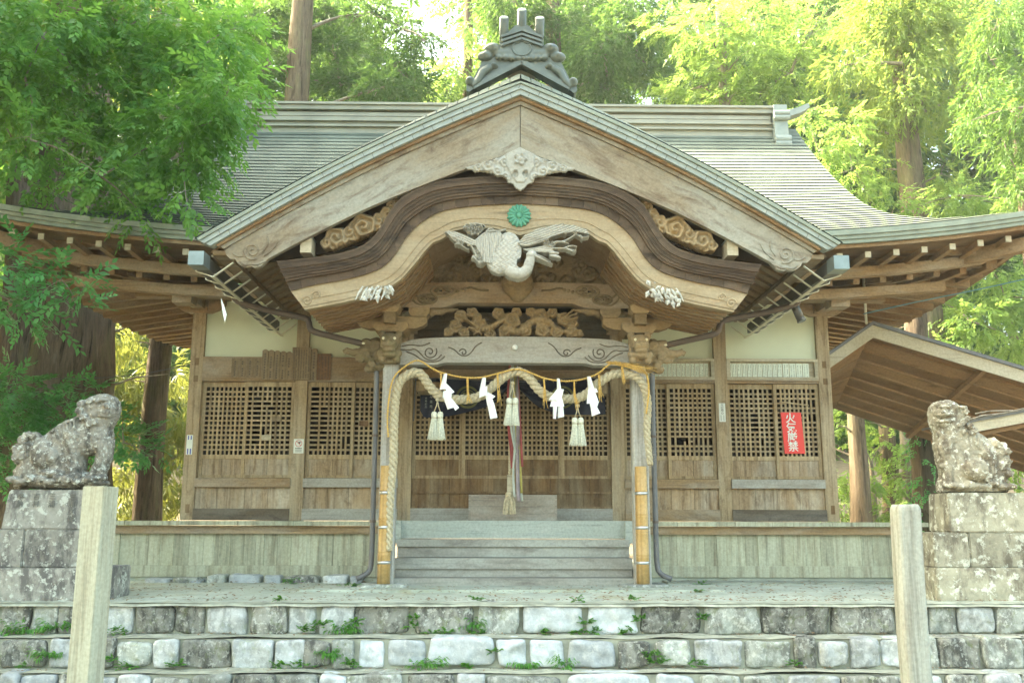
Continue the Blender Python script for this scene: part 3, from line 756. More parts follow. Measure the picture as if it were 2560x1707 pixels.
# --- rough foundation stones left of the porch
for k, (p0, p1, m_, h) in enumerate(((-4.55,-4.25,'stone_light',.07),(-4.2,-3.9,'stone_mid',.09),(-3.78,-3.55,'stone_mid',.12),(-3.5,-3.12,'stone_light',.12),(-3.08,-2.88,'stone_light',.12),(-2.84,-2.4,'stone_dark',.11),(-2.36,-2.05,'stone_white',.11),(-2.02,-1.86,'stone_light',.10),(-4.0,-3.85,'stone_light',.06))):
    mk('foundation_stone', rubble(p0, p1, -.80, -.775+h, -1.32, 300+k, .3), m_, hall, True)
# --- wooden steps between the porch pillars
st = MB(); st.box(-1.5,1.5,-1.27,-1.15,-.215,.004); s1 = mk('stair_riser', st, 'step_pale', hall)
st = MB(); st.box(-1.43,1.43,-1.52,-1.15,-.31,-.222); mk('stair_tread', st, 'step_wood', hall)
st = MB(); st.box(-1.425,1.425,-1.49,-1.2,-.432,-.313); mk('stair_riser', st, 'step_wood', hall)
st = MB(); st.box(-1.42,1.42,-1.80,-1.2,-.56,-.436); mk('stair_tread', st, 'step_wood', hall)
st = MB(); st.box(-1.415,1.415,-1.77,-1.3,-.65,-.563); mk('stair_riser', st, 'step_wood', hall)
st = MB(); st.box(-1.41,1.41,-2.05,-1.4,-.745,-.653); mk('stair_tread', st, 'step_wood', hall)
for x in (1.40,-1.49): st = MB(); st.box(x, x+.09, -1.36, -1.272, -.27, 0); mk('stair_cheek', st, 'step_pale', hall)
# ------------------------------------------------------------------ porch: pillars, beams, brackets
GX = .03                                             # the gable sits a touch right of the pillars' middle
for sx in (-1, 1):
    b = MB(); x = sx*1.49; c = .018; w = .095
    poly = [(-w+c,-w),(w-c,-w),(w,-w+c),(w,w-c),(w-c,w),(-w+c,w),(-w,w-c),(-w,-w+c)]
    v = [(x+p, -2.08+q, -.72) for p, q in poly]+[(x+p*.94, -2.08+q*.94, 2.25) for p, q in poly]
    b.add(v, [tuple(range(7,-1,-1)), tuple(range(8,16))]+[(i,(i+1)%8,(i+1)%8+8,i+8) for i in range(8)])
    mk('porch_pillar', b, 'pillar_wood', hall)
    mk('pillar_base', rubble(x-.30, x+.28, -.82, -.70, -2.36, 700+sx, .55), 'stone_mid', hall, True)
def mir(P): return [(GX-(x-GX), z) for x, z in P[::-1]]
# lower rainbow beam
top = smooth_path([(-1.40,2.07),(-1.36,2.10),(-1.15,2.165),(0,2.19),(1.15,2.165),(1.36,2.10),(1.40,2.07)], 50)
bot = resample([(-1.40,1.835),(-.93,1.835),(-.86,1.862),(.86,1.862),(.93,1.835),(1.40,1.835)], 50)
b = MB(); b.slab([(x, z) for x, z in top], [(np.interp(k,[0,49],[-1.40,1.40]), z) for k, (x, z) in enumerate(bot)], -2.18, -2.0)
lowbeam = mk('rainbow_beam', b, 'beam_grey', hall)
b = MB(); b.slab([(-.84,1.885),(.84,1.885)], [(-.84,1.866),(.84,1.866)], -2.186, -2.17); mk('beam_moulding', b, 'beam_grey', lowbeam)
for sx in (-1, 1):
    b = MB()
    for (cx, cz, r0, t, st) in ((1.02,1.99,.085,1.5,2.6),(.62,1.985,.05,1.1,.3)):
        p = spiral_path((cx,cz), r0, t, -2.183, st, 1, 34); b.tube([(sx*q[0],q[1],q[2]) for q in p], .008, 5)
    for P in ([(1.38,2.02),(1.26,2.01),(1.20,2.03),(1.13,1.97),(1.08,1.91),(1.0,1.885),(.93,1.90),(.88,1.96)],
              [(1.36,2.06),(1.24,2.08),(1.12,2.06),(1.02,2.10)],
              [(.80,2.05),(.72,2.02),(.66,1.95),(.58,1.94),(.52,1.99),(.47,2.07),(.40,2.11)],
              [(1.30,1.99),(1.2,1.96),(1.12,1.89),(1.02,1.865),(.9,1.88),(.84,1.94)]):
        b.tube([(sx*x,-2.183,z) for x, z in smooth_path(P, 26)], .0075, 5)
    mk('beam_carving', b, 'beam_dark', lowbeam, True)
b = MB(); b.ell((.0,-2.215,2.045), .034); mk('nail_cover', b, 'white_paint', lowbeam, True)
# upper rainbow beam
top = smooth_path([(-1.42,2.80),(-1.2,2.84),(0,2.86),(1.2,2.84),(1.42,2.80)], 40)
bt = [(-1.42,2.535),(-.92,2.535),(-.8,2.545),(-.72,2.595),(.72,2.595),(.8,2.545),(.92,2.535),(1.42,2.535)]
bot = [(x, float(np.interp(x, [p[0] for p in bt], [p[1] for p in bt]))) for x, z in top]
b = MB(); b.slab(top, bot, -2.20, -2.02); upbeam = mk('rainbow_beam', b, 'beam_wood', hall)
for sx in (-1, 1):
    b = MB()
    for (cx, cz, rx, rzz) in ((.88,2.74,.14,.065),(1.06,2.64,.11,.055)):
        n = 30; b.tube([(sx*(cx+rx*math.cos(2*math.pi*i/n)), -2.205, cz+rzz*math.sin(2*math.pi*i/n)) for i in range(n+1)], .016, 6)
        for q in range(6):
            a = q*1.05; b.ell((sx*(cx+rx*.5*math.cos(a)),-2.20,cz+rzz*.5*math.sin(a)), (.035,.03,.022))
    for k in range(3): b.ell((sx*(.70-.05*k),-2.205,2.735+.012*k), .022)
    for P in ([(.62,2.75),(.54,2.79),(.44,2.75),(.32,2.75)], [(1.14,2.63),(1.22,2.70),(1.30,2.76),(1.38,2.74)], [(1.05,2.58),(1.16,2.56),(1.24,2.62),(1.28,2.70)]):
        b.tube([(sx*x,-2.204,z) for x, z in smooth_path(P, 20)], .013, 6)
    mk('beam_carving', b, 'carved_dark', upbeam, True)
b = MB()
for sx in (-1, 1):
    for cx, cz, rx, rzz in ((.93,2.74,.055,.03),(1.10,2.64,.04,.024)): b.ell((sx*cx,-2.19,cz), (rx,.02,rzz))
mk('beam_hollow_shade', b, 'hollow_shade', upbeam)  # near-black lumps stand for the shade inside the pierced carving
b = MB(); b.ell((.03,-2.24,2.83), (.20,.12,.20)); b.ell((.03,-2.24,2.72), (.12,.10,.13)); b.box(-.12,.18,-2.25,-2.1,2.85,3.1)
mk('beam_boss', remeshed(b, .02, 4, .01, 8), 'carved_wood', upbeam, True)
# bracket sets on the pillars
for sx in (-1, 1):
    x = sx*1.49; b = MB()
    def blk(cx, y0, y1, z0, z1, w): 
        zz = z0+(z1-z0)*.42
        b.prism([(cx-w*.72,z0),(cx+w*.72,z0),(cx+w,zz),(cx+w,z1),(cx-w,z1),(cx-w,zz)], y0, y1)
    blk(x, -2.30, -1.88, 2.215, 2.335, .205)
    arm = [(-.42,2.425),(-.42,2.35),(-.38,2.315),(-.28,2.28),(.28,2.28),(.38,2.315),(.42,2.35),(.42,2.425)]
    b.prism([(x+p, z) for p, z in arm], -2.16, -2.0)
    for dx in (-.33, .33): blk(x+dx, -2.19, -1.97, 2.427, 2.535, .125)
    b.box(x-.07, x+.07, -2.42, -1.8, 2.30, 2.425); blk(x, -2.44, -2.2, 2.427, 2.535, .12)
    b.prism([(x+p, z) for p, z in ((-.58*1,2.60),(-.58,2.575),(-.52,2.545),(-.44,2.535),(.44,2.535),(.44,2.60))] if sx < 0 else [(x+p, z) for p, z in ((.58,2.60),(.58,2.575),(.52,2.545),(.44,2.535),(-.44,2.535),(-.44,2.60))], -2.175, -2.03)
    b.box(x-.08, x+.08, -2.5, -1.6, 2.537, 2.66)
    br = mk('bracket_set', b, 'carved_wood', hall)
    b = MB(); b.tube(spiral_path((x+sx*.42,2.565), .03, 1.3, -2.178, 0, sx, 20), .006, 5)
    inner = [(x-sx*.44,2.535),(x-sx*.80,2.535),(x-sx*.74,2.50),(x-sx*.66,2.50),(x-sx*.60,2.46),(x-sx*.52,2.47),(x-sx*.46,2.43)]
    b.prism(inner, -2.15, -2.05); mk('bracket_carving', b, 'carved_wood', br, True)
# lion heads facing forward, trunked beasts facing outward
for sx in (-1, 1):
    x = sx*1.49; b = MB(); y = -2.24
    b.box(x-.12,x+.12,y-.02,y+.12,1.84,2.20)
    b.ell((x,y-.06,2.10),(.115,.12,.10)); b.ell((x,y-.15,2.035),(.105,.10,.05)); b.ell((x,y-.15,1.975),(.085,.08,.022))
    for q in (-1, 1):
        b.ell((x+q*.068,y-.12,2.13),(.045,.04,.028)); b.ell((x+q*.10,y-.03,2.19),(.045,.05,.05)); b.ell((x+q*.06,y-.21,2.055),(.03,.03,.022))
        b.ell((x+q*.10,y-.06,1.95),(.05,.06,.05)); b.ell((x+q*.09,y-.05,1.88),(.045,.05,.045))
    b.ell((x,y-.23,2.07),(.03,.025,.02)); b.ell((x,y-.10,1.93),(.09,.07,.035))
    lh = mk('lion_carving', remeshed(b, .012, 2, .006, 30, 3), 'carved_moss' if sx < 0 else 'carved_wood', hall, True)
    b = MB()
    for q in (-1, 1): b.ell((x+q*.066,y-.155,2.115),(.018,.012,.018))
    mk('eye', b, 'eye_white', lh, True)
    b = MB(); y = -2.10
    def E(dx, z, r, dy=0): b.ell((x+sx*dx, y+dy, z), r)
    E(.18,2.07,(.11,.11,.11)); E(.26,2.02,(.12,.10,.09)); E(.30,2.10,(.09,.09,.065)); E(.12,1.95,(.10,.11,.11)); E(.20,1.90,(.12,.09,.055)); E(.30,1.94,(.10,.08,.045))
    E(.14,1.82,(.12,.09,.05)); E(.25,1.80,(.07,.07,.055))
    b.tube([(x+sx*p, y-.03, z) for p, z in ((.28,2.03),(.38,1.985),(.46,1.985),(.53,2.01),(.57,1.985))], [.075,.06,.048,.045,.03], 10)
    b.tube([(x+sx*p, y-.03, z) for p, z in ((.28,1.94),(.36,1.90),(.42,1.91))], [.055,.04,.025], 8)
    for (px_, pz_, r0) in ((.17,2.07,.062),(.27,1.94,.04),(.10,1.93,.05),(.22,1.83,.045)):
        b.tube([(x+sx*(q[0]), y-.095+.0*q[1], q[2]) for q in spiral_path((px_,pz_), r0, 1.6, 0, 0, 1, 30)], .014, 6)
    bh = mk('beast_carving', remeshed(b, .011, 1, .008, 26, 5+sx), 'carved_moss' if sx < 0 else 'carved_wood', hall, True)
    b = MB(); b.ell((x+sx*.33,y-.085,2.09),(.02,.014,.014)); mk('eye', b, 'eye_white', bh, True)
# dragon and cloud panel between the beams
rr = random.Random(21)
def dragon(X, Z):
    sw = [(-.80,2.25,.07,1.5,1,0),(-.72,2.33,.085,1.6,-1,1),(-.66,2.45,.08,1.4,1,2),(-.62,2.25,.075,1.5,-1,3),(-.52,2.50,.075,1.5,1,0),(-.30,2.24,.075,1.4,1,1),(-.12,2.26,.085,1.7,-1,0),
          (-.04,2.40,.11,1.9,1,2),(.02,2.50,.07,1.5,-1,1),(.12,2.28,.09,1.6,1,3),(.30,2.45,.12,1.9,-1,0),(.34,2.27,.10,1.6,1,1),(.50,2.26,.085,1.6,-1,2),(.60,2.42,.09,1.6,1,0),(.68,2.27,.085,1.6,1,3),(.78,2.24,.06,1.4,-1,1),(.72,2.37,.06,1.4,1,1),(.46,2.50,.07,1.5,1,2),(-.40,2.36,.07,1.3,1,1),(-.2,2.49,.08,1.4,-1,2),(.2,2.52,.07,1.4,1,1)]
    H = swirl_field(X, Z, sw, -1)
    def worm(P, w, amp, scales=0):
        nonlocal H
        Q = np.array(smooth_path(P, 60)); d = np.full(X.shape, 9.0); tt = np.zeros(X.shape)
        for k, (qx, qz) in enumerate(Q):
            dd = np.hypot(X-qx, Z-qz)/ (w*(1-.45*k/60)); m = dd < d; d = np.where(m, dd, d); tt = np.where(m, k, tt)
        h = np.sqrt(np.clip(1-d**2, 0, 1))*amp+(.12*np.sin(tt*1.6) if scales else 0)*(d < 1)
        H = np.where(d < 1, np.maximum(H, h), H)
    worm([(-.45,2.44),(-.50,2.34),(-.40,2.28),(-.25,2.33),(-.12,2.42)], .055, 1.1, 1)
    worm([(-.12,2.30),(.05,2.24),(.14,2.34),(.26,2.42),(.42,2.40),(.48,2.30),(.60,2.25),(.74,2.28)], .055, 1.05, 1)
    for P in ([(-.55,2.30),(-.48,2.27),(-.40,2.22)], [(-.6,2.4),(-.52,2.36),(-.46,2.30)], [(-.44,2.25),(-.5,2.22)], [(.60,2.44),(.68,2.50),(.72,2.53)], [(.62,2.42),(.70,2.46),(.76,2.49)], [(.63,2.40),(.72,2.42),(.77,2.44)], [(-.72,2.47),(-.60,2.42),(-.52,2.34)]): worm(P, .022, 1.2)
    return H
poly = [(-.86,2.20),(-.86,2.32),(-.78,2.44),(-.74,2.55),(.56,2.55),(.74,2.56),(.78,2.42),(.84,2.32),(.86,2.19)]
mk('dragon_panel', relief(poly, -2.09, .07, dragon, .009, -.9), 'carved_wood', hall, True)
# tympanum under the arch, closely carved
tym = [(-1.42,2.80)]+[(1.46*math.cos(math.pi-math.pi*k/24), 2.82+.62*math.sin(math.pi*k/24)**.8) for k in range(25)]+[(1.42,2.80)]
sw = [(rr.uniform(-1.35,1.35), rr.uniform(2.82,3.42), rr.uniform(.045,.12), rr.uniform(1.2,2.2), rr.choice((-1,1)), rr.uniform(0,6)) for _ in range(120)]
mk('tympanum_carving', relief(tym, -2.08, .09, lambda X, Z: swirl_field(X, Z, sw, -.2), .0125), 'carved_dark', hall, True)
# porch ceiling and rear boards
b = MB()
for k in range(9): b.box(-1.6,1.6,-2.0+.22*k,-2.0+.22*k+.21,3.02+.006*(k%2),3.05)
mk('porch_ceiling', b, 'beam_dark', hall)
# ------------------------------------------------------------------ curved porch gable (karahafu)
OUT = [(0,3.79),(-.43,3.775),(-.95,3.72),(-1.32,3.53),(-1.44,3.36),(-1.56,3.12),(-1.66,3.01),(-1.78,2.93),(-2.0,2.865),(-2.24,2.825),(-2.66,2.78)]
MID = [(0,3.46),(-.43,3.44),(-.86,3.385),(-1.08,3.25),(-1.24,3.09),(-1.34,2.91),(-1.42,2.79),(-1.54,2.69),(-1.78,2.61),(-2.0,2.56),(-2.23,2.525),(-2.49,2.45)]
LOW = [(0,3.085),(-.28,3.165),(-.52,3.175),(-.73,3.13),(-.86,3.03),(-.95,3.00),(-1.04,2.90),(-1.15,2.75),(-1.28,2.59),(-1.40,2.50),(-1.67,2.38),(-1.92,2.315),(-2.32,2.235)]
def full(P, n=61):
    h = smooth_path(P, n, 2) if P is not LOW else resample(P, n)
    return [(GX+x, z) for x, z in h[::-1]]+[(GX-x, z) for x, z in h[1:]]
fo, fm, fl_ = full(OUT), full(MID), full(LOW)
def between(A, B, t): return [(a[0]*(1-t)+b_[0]*t, a[1]*(1-t)+b_[1]*t) for a, b_ in zip(A, B)]
kara = thing  # (name reuse guard)
first = None
rl = random.Random(6); b = MB(); cuts = [0,.055,.11,.16,.215,.27,.33,.385,.44,.50,.55,.60]
def kc(L, yf): k_ = (yf+13.31)/(13.31-3.35); return [((x+.216)*k_-.216, .02+(z-.02)*k_) for x, z in L]
for t0, t1 in zip(cuts[:-1], cuts[1:]):
    yf = -3.475+.06*t0+rl.uniform(-.012,.012); b.slab(kc(between(fo,fm,t0),yf), kc(between(fo,fm,t1-.004),yf), yf, -2.6)
mk('curved_gable_edge', b, 'bark_wood', hall)
b = MB()
b.slab(kc(between(fo,fm,.605),-3.43), kc(between(fo,fm,.69),-3.43), -3.43, -2.6)
ta, tb = kc(resample(between(fo,fm,.695),161),-3.40), kc(resample(fm,161),-3.40)
for k in range(0, 160, 4): b.slab([ta[k]]+ta[k+1:k+4]+[tuple(.08*p+.92*q for p, q in zip(ta[k+3],ta[k+4]))], [tb[k]]+tb[k+1:k+4]+[tuple(.08*p+.92*q for p, q in zip(tb[k+3],tb[k+4]))], -3.40+rl.uniform(-.004,.004), -2.6)
mk('curved_gable_edge', b, 'bark_wood', hall)
# dentil row and joints in the dark edge
b = MB(); L = between(fo, fm, .655); Q = resample(L, 230)
for x, z in Q[1::2]: b.box(x-.0075, x+.0075, -3.434, -3.42, z-.012, z+.012)
mk('dentil_strip', b, 'interior_wood', hall)
b = MB(); b.slab(between(fm,fl_,.005), fl_, -3.375, -3.29); kb = mk('curved_bargeboard', b, 'karahafu_wood', hall)
b = MB()
for t, r in ((.60,.006),(.88,.006),(.03,.012)):
    L = resample(between(fm, fl_, t), 120); b.tube([(x,-3.377,z) for x, z in L], r, 5)
for sx in (-1, 1):
    for (cx, cz, r0) in ((2.30,2.33,.06),(2.20,2.40,.045)): b.tube([(GX+sx*(q[0]),q[1],q[2]) for q in spiral_path((cx,cz), r0, 1.5, -3.378, 0, 1, 28)], .009, 5)
mk('bargeboard_moulding', b, 'karahafu_wood', kb, True)
# barrel soffit behind the curved board and its rafters
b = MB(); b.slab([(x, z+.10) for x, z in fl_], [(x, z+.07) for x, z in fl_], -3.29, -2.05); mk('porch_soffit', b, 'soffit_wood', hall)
for sx in (-1, 1):
    side = [(x, z) for x, z in resample(LOW, 120) if x < -1.02]
    side = [(GX+sx*-x*1.0, z+.02) for x, z in side]
    if sx < 0: side = side
    for k in range(9):
        y = -3.22+.155*k
        b = MB(); b.slab([(x, z+.06) for x, z in side], side, y, y+.07); mk('porch_rafter', b, 'rafter_x', hall)
    b = MB(); b.box(min(sx*1.35,sx*1.62)+0, max(sx*1.35,sx*1.62), -2.9, -.1, 2.62, 2.78); mk('porch_purlin', b, 'beam_wood', hall)
# chrysanthemum crest
b = MB(); cx, cz, n = .02, 3.305, 16
for k in range(n):
    a = 2*math.pi*(k+.5)/n; rot = Matrix.Rotation(-a, 3, 'Y')
    b.ell((cx+.083*math.cos(a), -3.385, cz+.083*math.sin(a)), (.054,.024,.0195), rot, 14, 8)
b.ell((cx,-3.40,cz),(.034,.022,.034)); b.tube([(cx,-3.372,cz),(cx,-3.392,cz)], .122, 40); mk('flower_crest', b, 'verdigris', hall, True)
# crane, pine and plum carving under the arch (c5 sketch units mapped to metres)
def q5(X, Y, y=-3.42): return (-1.9316+.001648*X, y, 3.4457-.001667*Y)
def crane_field(X, Z):
    U, V = (X+1.9316)/.001648, (3.4457-Z)/.001667; H = np.full(U.shape, -1.0)
    def put(m, h):
        nonlocal H
        H = np.where(m, np.maximum(H, h), H)
    def dome(cx, cy, rx, ry, ang=0, amp=1.0, base=.15, pat=None):
        a = R(ang); dx, dy = U-cx, V-cy; p, q = (dx*math.cos(a)+dy*math.sin(a))/rx, (-dx*math.sin(a)+dy*math.cos(a))/ry; d = p*p+q*q
        h = base+(amp-base)*np.sqrt(np.clip(1-d, 0, 1)); put(d < 1, h+(pat(p, q, dx, dy) if pat else 0))
    def worm(P, w0, w1, amp=.5, base=.1):
        Q = np.array(smooth_path(P, 40)); n = len(Q)
        for k, (qx, qy) in enumerate(Q):
            w = w0+(w1-w0)*k/n; d = np.hypot(U-qx, V-qy)/w; put(d < 1, base+(amp-base)*np.sqrt(np.clip(1-d*d, 0, 1)))
    def feath(poly, ang, pitch, amp, bow=0):
        m = in_poly(U, V, poly); a = R(ang); q = -U*math.sin(a)+V*math.cos(a)+bow*(U*math.cos(a)+V*math.sin(a)-800)**2
        put(m, amp*(.80+.20*np.abs(np.sin(math.pi*q/pitch))**.6))
    def plum(cx, cy, r=25, amp=.75):
        th = np.arctan2(V-cy, U-cx); d = np.hypot(U-cx, V-cy)/(r*(1+.16*np.cos(5*th))); put(d < 1, amp*(.55+.45*np.cos(d*5.2)**2)+.08*np.cos(10*th)*(d > .4))
    def pine(cx, cy, r=40):
        th = np.arctan2(V-cy, U-cx); d = np.hypot(U-cx, (V-cy)*1.25)/r; put(d < 1, .45+.25*np.cos(22*th)*d)
    scal = lambda p, q, dx, dy: .05*np.sin(dx*.19+np.sin(dy*.2))*np.sin(dy*.17)
    dome(1105,350,95,140,8,.8,.3,scal); dome(1140,450,118,58,14,.85,.3,scal); dome(1050,400,85,95,0,.7,.25,scal)
    feath([(965,225),(1060,212),(1085,250),(1030,330),(1000,430),(950,420),(930,370),(905,330),(885,285)], 78, 15, .75, .0004)
    feath([(690,218),(720,206),(800,225),(880,262),(940,290),(930,312),(860,306),(790,280),(730,246)], 24, 14, .7)
    feath([(1175,290),(1215,240),(1300,195),(1420,165),(1540,168),(1625,195),(1650,232),(1560,215),(1470,225),(1400,248),(1330,288),(1250,312),(1195,312)], -14, 15, .85, .00012)
    feath([(1200,325),(1260,320),(1360,300),(1420,300),(1400,330),(1320,350),(1240,345)], -8, 12, .55)
    worm([(1130,480),(1190,498),(1232,470),(1250,425),(1258,390),(1268,368)], 44, 30, 1.0, .3); dome(1264,370,38,31,-10,1.1,.4)
    worm([(1285,378),(1340,402),(1402,430)], 13, 5, .9); worm([(1290,368),(1340,385),(1390,410)], 11, 4, .85)
    for P, w in (([(1290,335),(1370,325),(1440,318),(1500,322),(1560,338)],10),([(1480,320),(1530,300),(1562,308)],9),([(1500,326),(1550,348)],8),([(1385,300),(1425,275),(1470,278),(1515,255),(1548,232)],11),([(1470,278),(1512,290)],8),([(1545,215),(1600,248),(1645,238)],10),([(1588,232),(1602,262)],8),
                 ([(850,302),(900,272),(950,225),(1000,205),(1055,208),(1092,197)],13),([(862,300),(885,335),(900,372)],11),([(730,245),(790,302),(850,332)],10),([(880,380),(920,424),(940,420)],10),([(820,182),(850,162),(900,156),(952,166),(962,186)],10),([(958,225),(985,188),(1012,196)],10),([(875,390),(905,375)],8),([(760,300),(790,290)],7)): worm(P, w, w*.6, .6)
    dome(1420,374,42,13,10,.6); dome(1412,351,40,12,2,.6); dome(1372,340,46,13,-6,.55)
    for cx, cy in ((1365,284),(1396,296),(1350,268),(1462,196),(1484,208),(885,186),(927,192),(858,200),(782,266),(800,290),(848,178),(905,216)): plum(cx, cy)
    for cx, cy in ((908,335),(935,352),(912,375),(942,392),(930,412),(1470,180),(870,215)): pine(cx, cy, 34)
    H = np.where(((U-1190)/22)**2+((V-425)/30)**2 < 1, -1, H)
    return H
poly = [(-.84,2.48),(.84,2.48),(.84,3.26),(-.84,3.26)]
crane = mk('crane_carving', relief(poly, -3.43, .10, crane_field, .0065, -.9), 'carved_light', hall)
b = MB(); b.ell(q5(1268,362,-3.53), (.012,.008,.012)); mk('eye', b, 'eye_white', crane, True)
# silver leaf carvings at the feet of the arch
for sx in (-1, 1):
    b = MB(); rq = random.Random(31+sx)
    for k in range(26):
        u = rq.random(); x = 1.38+.36*u; z = 2.555-.15*u+rq.uniform(-.10,.05); a = R(rq.uniform(-150, -30)); L_, w = rq.uniform(.06,.10), rq.uniform(.022,.032)
        d = Vector((math.cos(a)*sx,0,math.sin(a))); n_ = Vector((-d.z,0,d.x)); p = Vector((GX+sx*x, -3.37+rq.uniform(-.05,.03), z)); y = Vector((0,-1,0))
        P = [p, p+d*L_*.4+n_*w+y*.004, p+d*L_, p+d*L_*.4-n_*w+y*.004, p+d*L_*.42+y*.022, p+d*L_*.42-y*.012]
        b.add(P, [(0,1,4),(1,2,4),(2,3,4),(3,0,4),(1,0,5),(2,1,5),(3,2,5),(0,3,5)])
    for k in range(6): b.tube([(GX+sx*(1.45+.05*k),-3.36,2.50),(GX+sx*(1.47+.055*k),-3.39,2.42),(GX+sx*(1.5+.055*k),-3.40,2.34)], [.016,.012,.005], 6)
    mk('leaf_carving', b, 'carved_pale', hall)
    b = MB(); x0 = GX+sx*1.3
    b.box(min(x0,x0+sx*.35), max(x0,x0+sx*.35), -3.05, -2.1, 2.60, 2.70); mk('porch_purlin', b, 'beam_wood', hall)
# ------------------------------------------------------------------ the big front gable
SL = .536
def Gz(a): return 4.80-SL*a+.105*math.sin(math.pi*min(a/3.45,1))      # slightly convex slope
def gz(x): 
    return Gz(abs(x-GX))
def chev(d0, d1, xe0, xe1, n=16, rnd_top=0):
    A = []
    for k in range(n+1):
        x = -xe0+2*xe0*k/n; A.append((GX+x, gz(GX+x)-d0-(rnd_top*math.exp(-(x/.12)**2))))
    B = []
    for k in range(n+1):
        x = -xe1+2*xe1*k/n; B.append((GX+x, gz(GX+x)-d1))
    return A, B
def chev_slab(d0, d1, xe0, xe1, y0, y1, rt=0):
    b = MB(); A, B = chev(d0, d1, xe0, xe1, 60, rt); b.slab(A, B, y0, y1); return b
gable = None
b = chev_slab(0, .043, 3.45, 3.42, -3.63, -3.45, .02); gable = mk('gable_roof_edge', b, 'copper_fascia', hall)
mk('gable_roof_edge', chev_slab(.045, .099, 3.42, 3.37, -3.61, -3.45), 'copper_pale', hall)
mk('gable_roof_edge', chev_slab(.101, .158, 3.365, 3.31, -3.59, -3.45), 'copper_pale', hall)
b = MB()
for k in range(-15, 16):
    x = GX+k*.215; 
    for d0, d1, yy in ((.047,.097,-3.611),(.103,.156,-3.591)):
        xx = x+(.1 if d0 > .1 else 0)
        if abs(xx-GX) < 3.3: b.bar((xx, yy, gz(xx)-d0), (xx+math.copysign(.022,-(xx-GX)), yy, gz(xx)-d1), .006, .003, (0,1,0))
mk('sheet_seam', b, 'gutter_metal', gable)
mk('gable_moulding', chev_slab(.160, .193, 3.27, 3.24, -3.54, -3.40), 'rafter_x', hall)
mk('gable_moulding', chev_slab(.195, .240, 3.23, 3.19, -3.50, -3.40), 'barge_wood', hall)
for sx in (-1, 1):
    def Zt(a): return Gz(a)-.242
    def Zb(a): return (Gz(a)-.81+.11*min(a/1.7,1)+.035*max(0,min((a-1.7)/1.2,1)))*1.0129
    top = [(a, Zt(a)) for a in np.linspace(.004, 3.12, 26)]
    tail = [(3.19,2.86),(3.16,2.80),(3.12,2.765),(3.07,2.765),(3.05,2.73),(3.0,2.69),(2.94,2.675),(2.89,2.69),(2.86,2.67),(2.79,2.69)]
    low = [(a, Zb(a)) for a in np.linspace(2.72, .004, 24)]
    b = MB(); b.prism([(GX+sx*a, z) for a, z in top+tail+low], -3.475, -3.40)
    bm_ = 'barge_left' if sx < 0 else 'barge_right'; bb = mk('bargeboard', b, bm_, hall)
    b = MB(); P = [(a, Zb(a)+.0) for a in np.linspace(.004, 2.70, 20)]; Q = [(a, z-.062) for a, z in P]
    A = [(GX+sx*a, z+.055) for a, z in P]; B = [(GX+sx*a, z-.004) for a, z in P]
    b.slab(A, B, -3.484, -3.41)
    mk('bargeboard_moulding', b, bm_, bb)
    b = MB()
    b.tube([(GX+sx*q[0],q[1],q[2]) for q in spiral_path((2.89,2.855), .10, 1.7, -3.478, 4.2, 1, 40)], .012, 6)
    for P in ([(2.78,2.84),(2.72,2.93),(2.74,3.02)], [(2.76,2.80),(2.66,2.88),(2.62,2.98)], [(2.98,2.80),(3.05,2.79),(3.10,2.83)], [(2.82,2.70),(2.90,2.71),(2.96,2.69),(3.02,2.74)], [(2.74,2.745),(2.80,2.72),(2.84,2.70)]):
        b.tube([(GX+sx*x,-3.478,z) for x, z in smooth_path(P, 14)], .010, 5)
    mk('bargeboard_swirl', b, bm_, bb, True)
# pendant (gegyo)
half = [(0,4.01),(.32,3.85),(.61,3.775),(.58,3.745),(.53,3.745),(.50,3.715),(.44,3.73),(.36,3.715),(.30,3.70),(.25,3.665),(.20,3.675),(.165,3.655),(.14,3.60),(.08,3.585),(.065,3.55),(0,3.505)]
poly = [(GX+x, z) for x, z in half]+[(GX-x, z) for x, z in half[::-1][1:-1]]
gs = [(.36,3.80,.085,1.6),(.25,3.73,.065,1.5),(.46,3.775,.055,1.4),(.16,3.67,.055,1.5),(.17,3.84,.06,1.3),(.29,3.86,.05,1.2)]
def gegyo(X, Z):
    H = np.full(X.shape, .0); x = X-GX
    H = np.maximum(H, swirl_field(np.abs(x), Z, [(a,b_,r,t,1,0) for a,b_,r,t in gs], 0)*.8)
    sh = (np.abs(x) < .155-.6*np.clip(3.79-Z,0,1)) & (Z > 3.60); H = np.where(sh, .35, H)
    r = np.hypot(x, Z-3.865); th = np.arctan2(Z-3.865, x); fl = r < .062*(1+.25*np.cos(5*th)); H = np.where(fl, .9+.25*np.cos(r*90), H)
    lip = np.abs(np.abs(x)-.16) < .008; H = np.where(lip & (Z > 3.74), .1, H)
    ho = ((np.abs(np.abs(x)-.055)/.03)**2+((Z-3.70)/.04)**2) < 1; H = np.where(ho, -.5, H)
    return H
mk('gable_pendant', (lambda q: q.xf(Matrix.Translation((0,0,.038))))(relief(poly, -3.52, .045, gegyo, .0085)), 'carved_grey', hall, True)
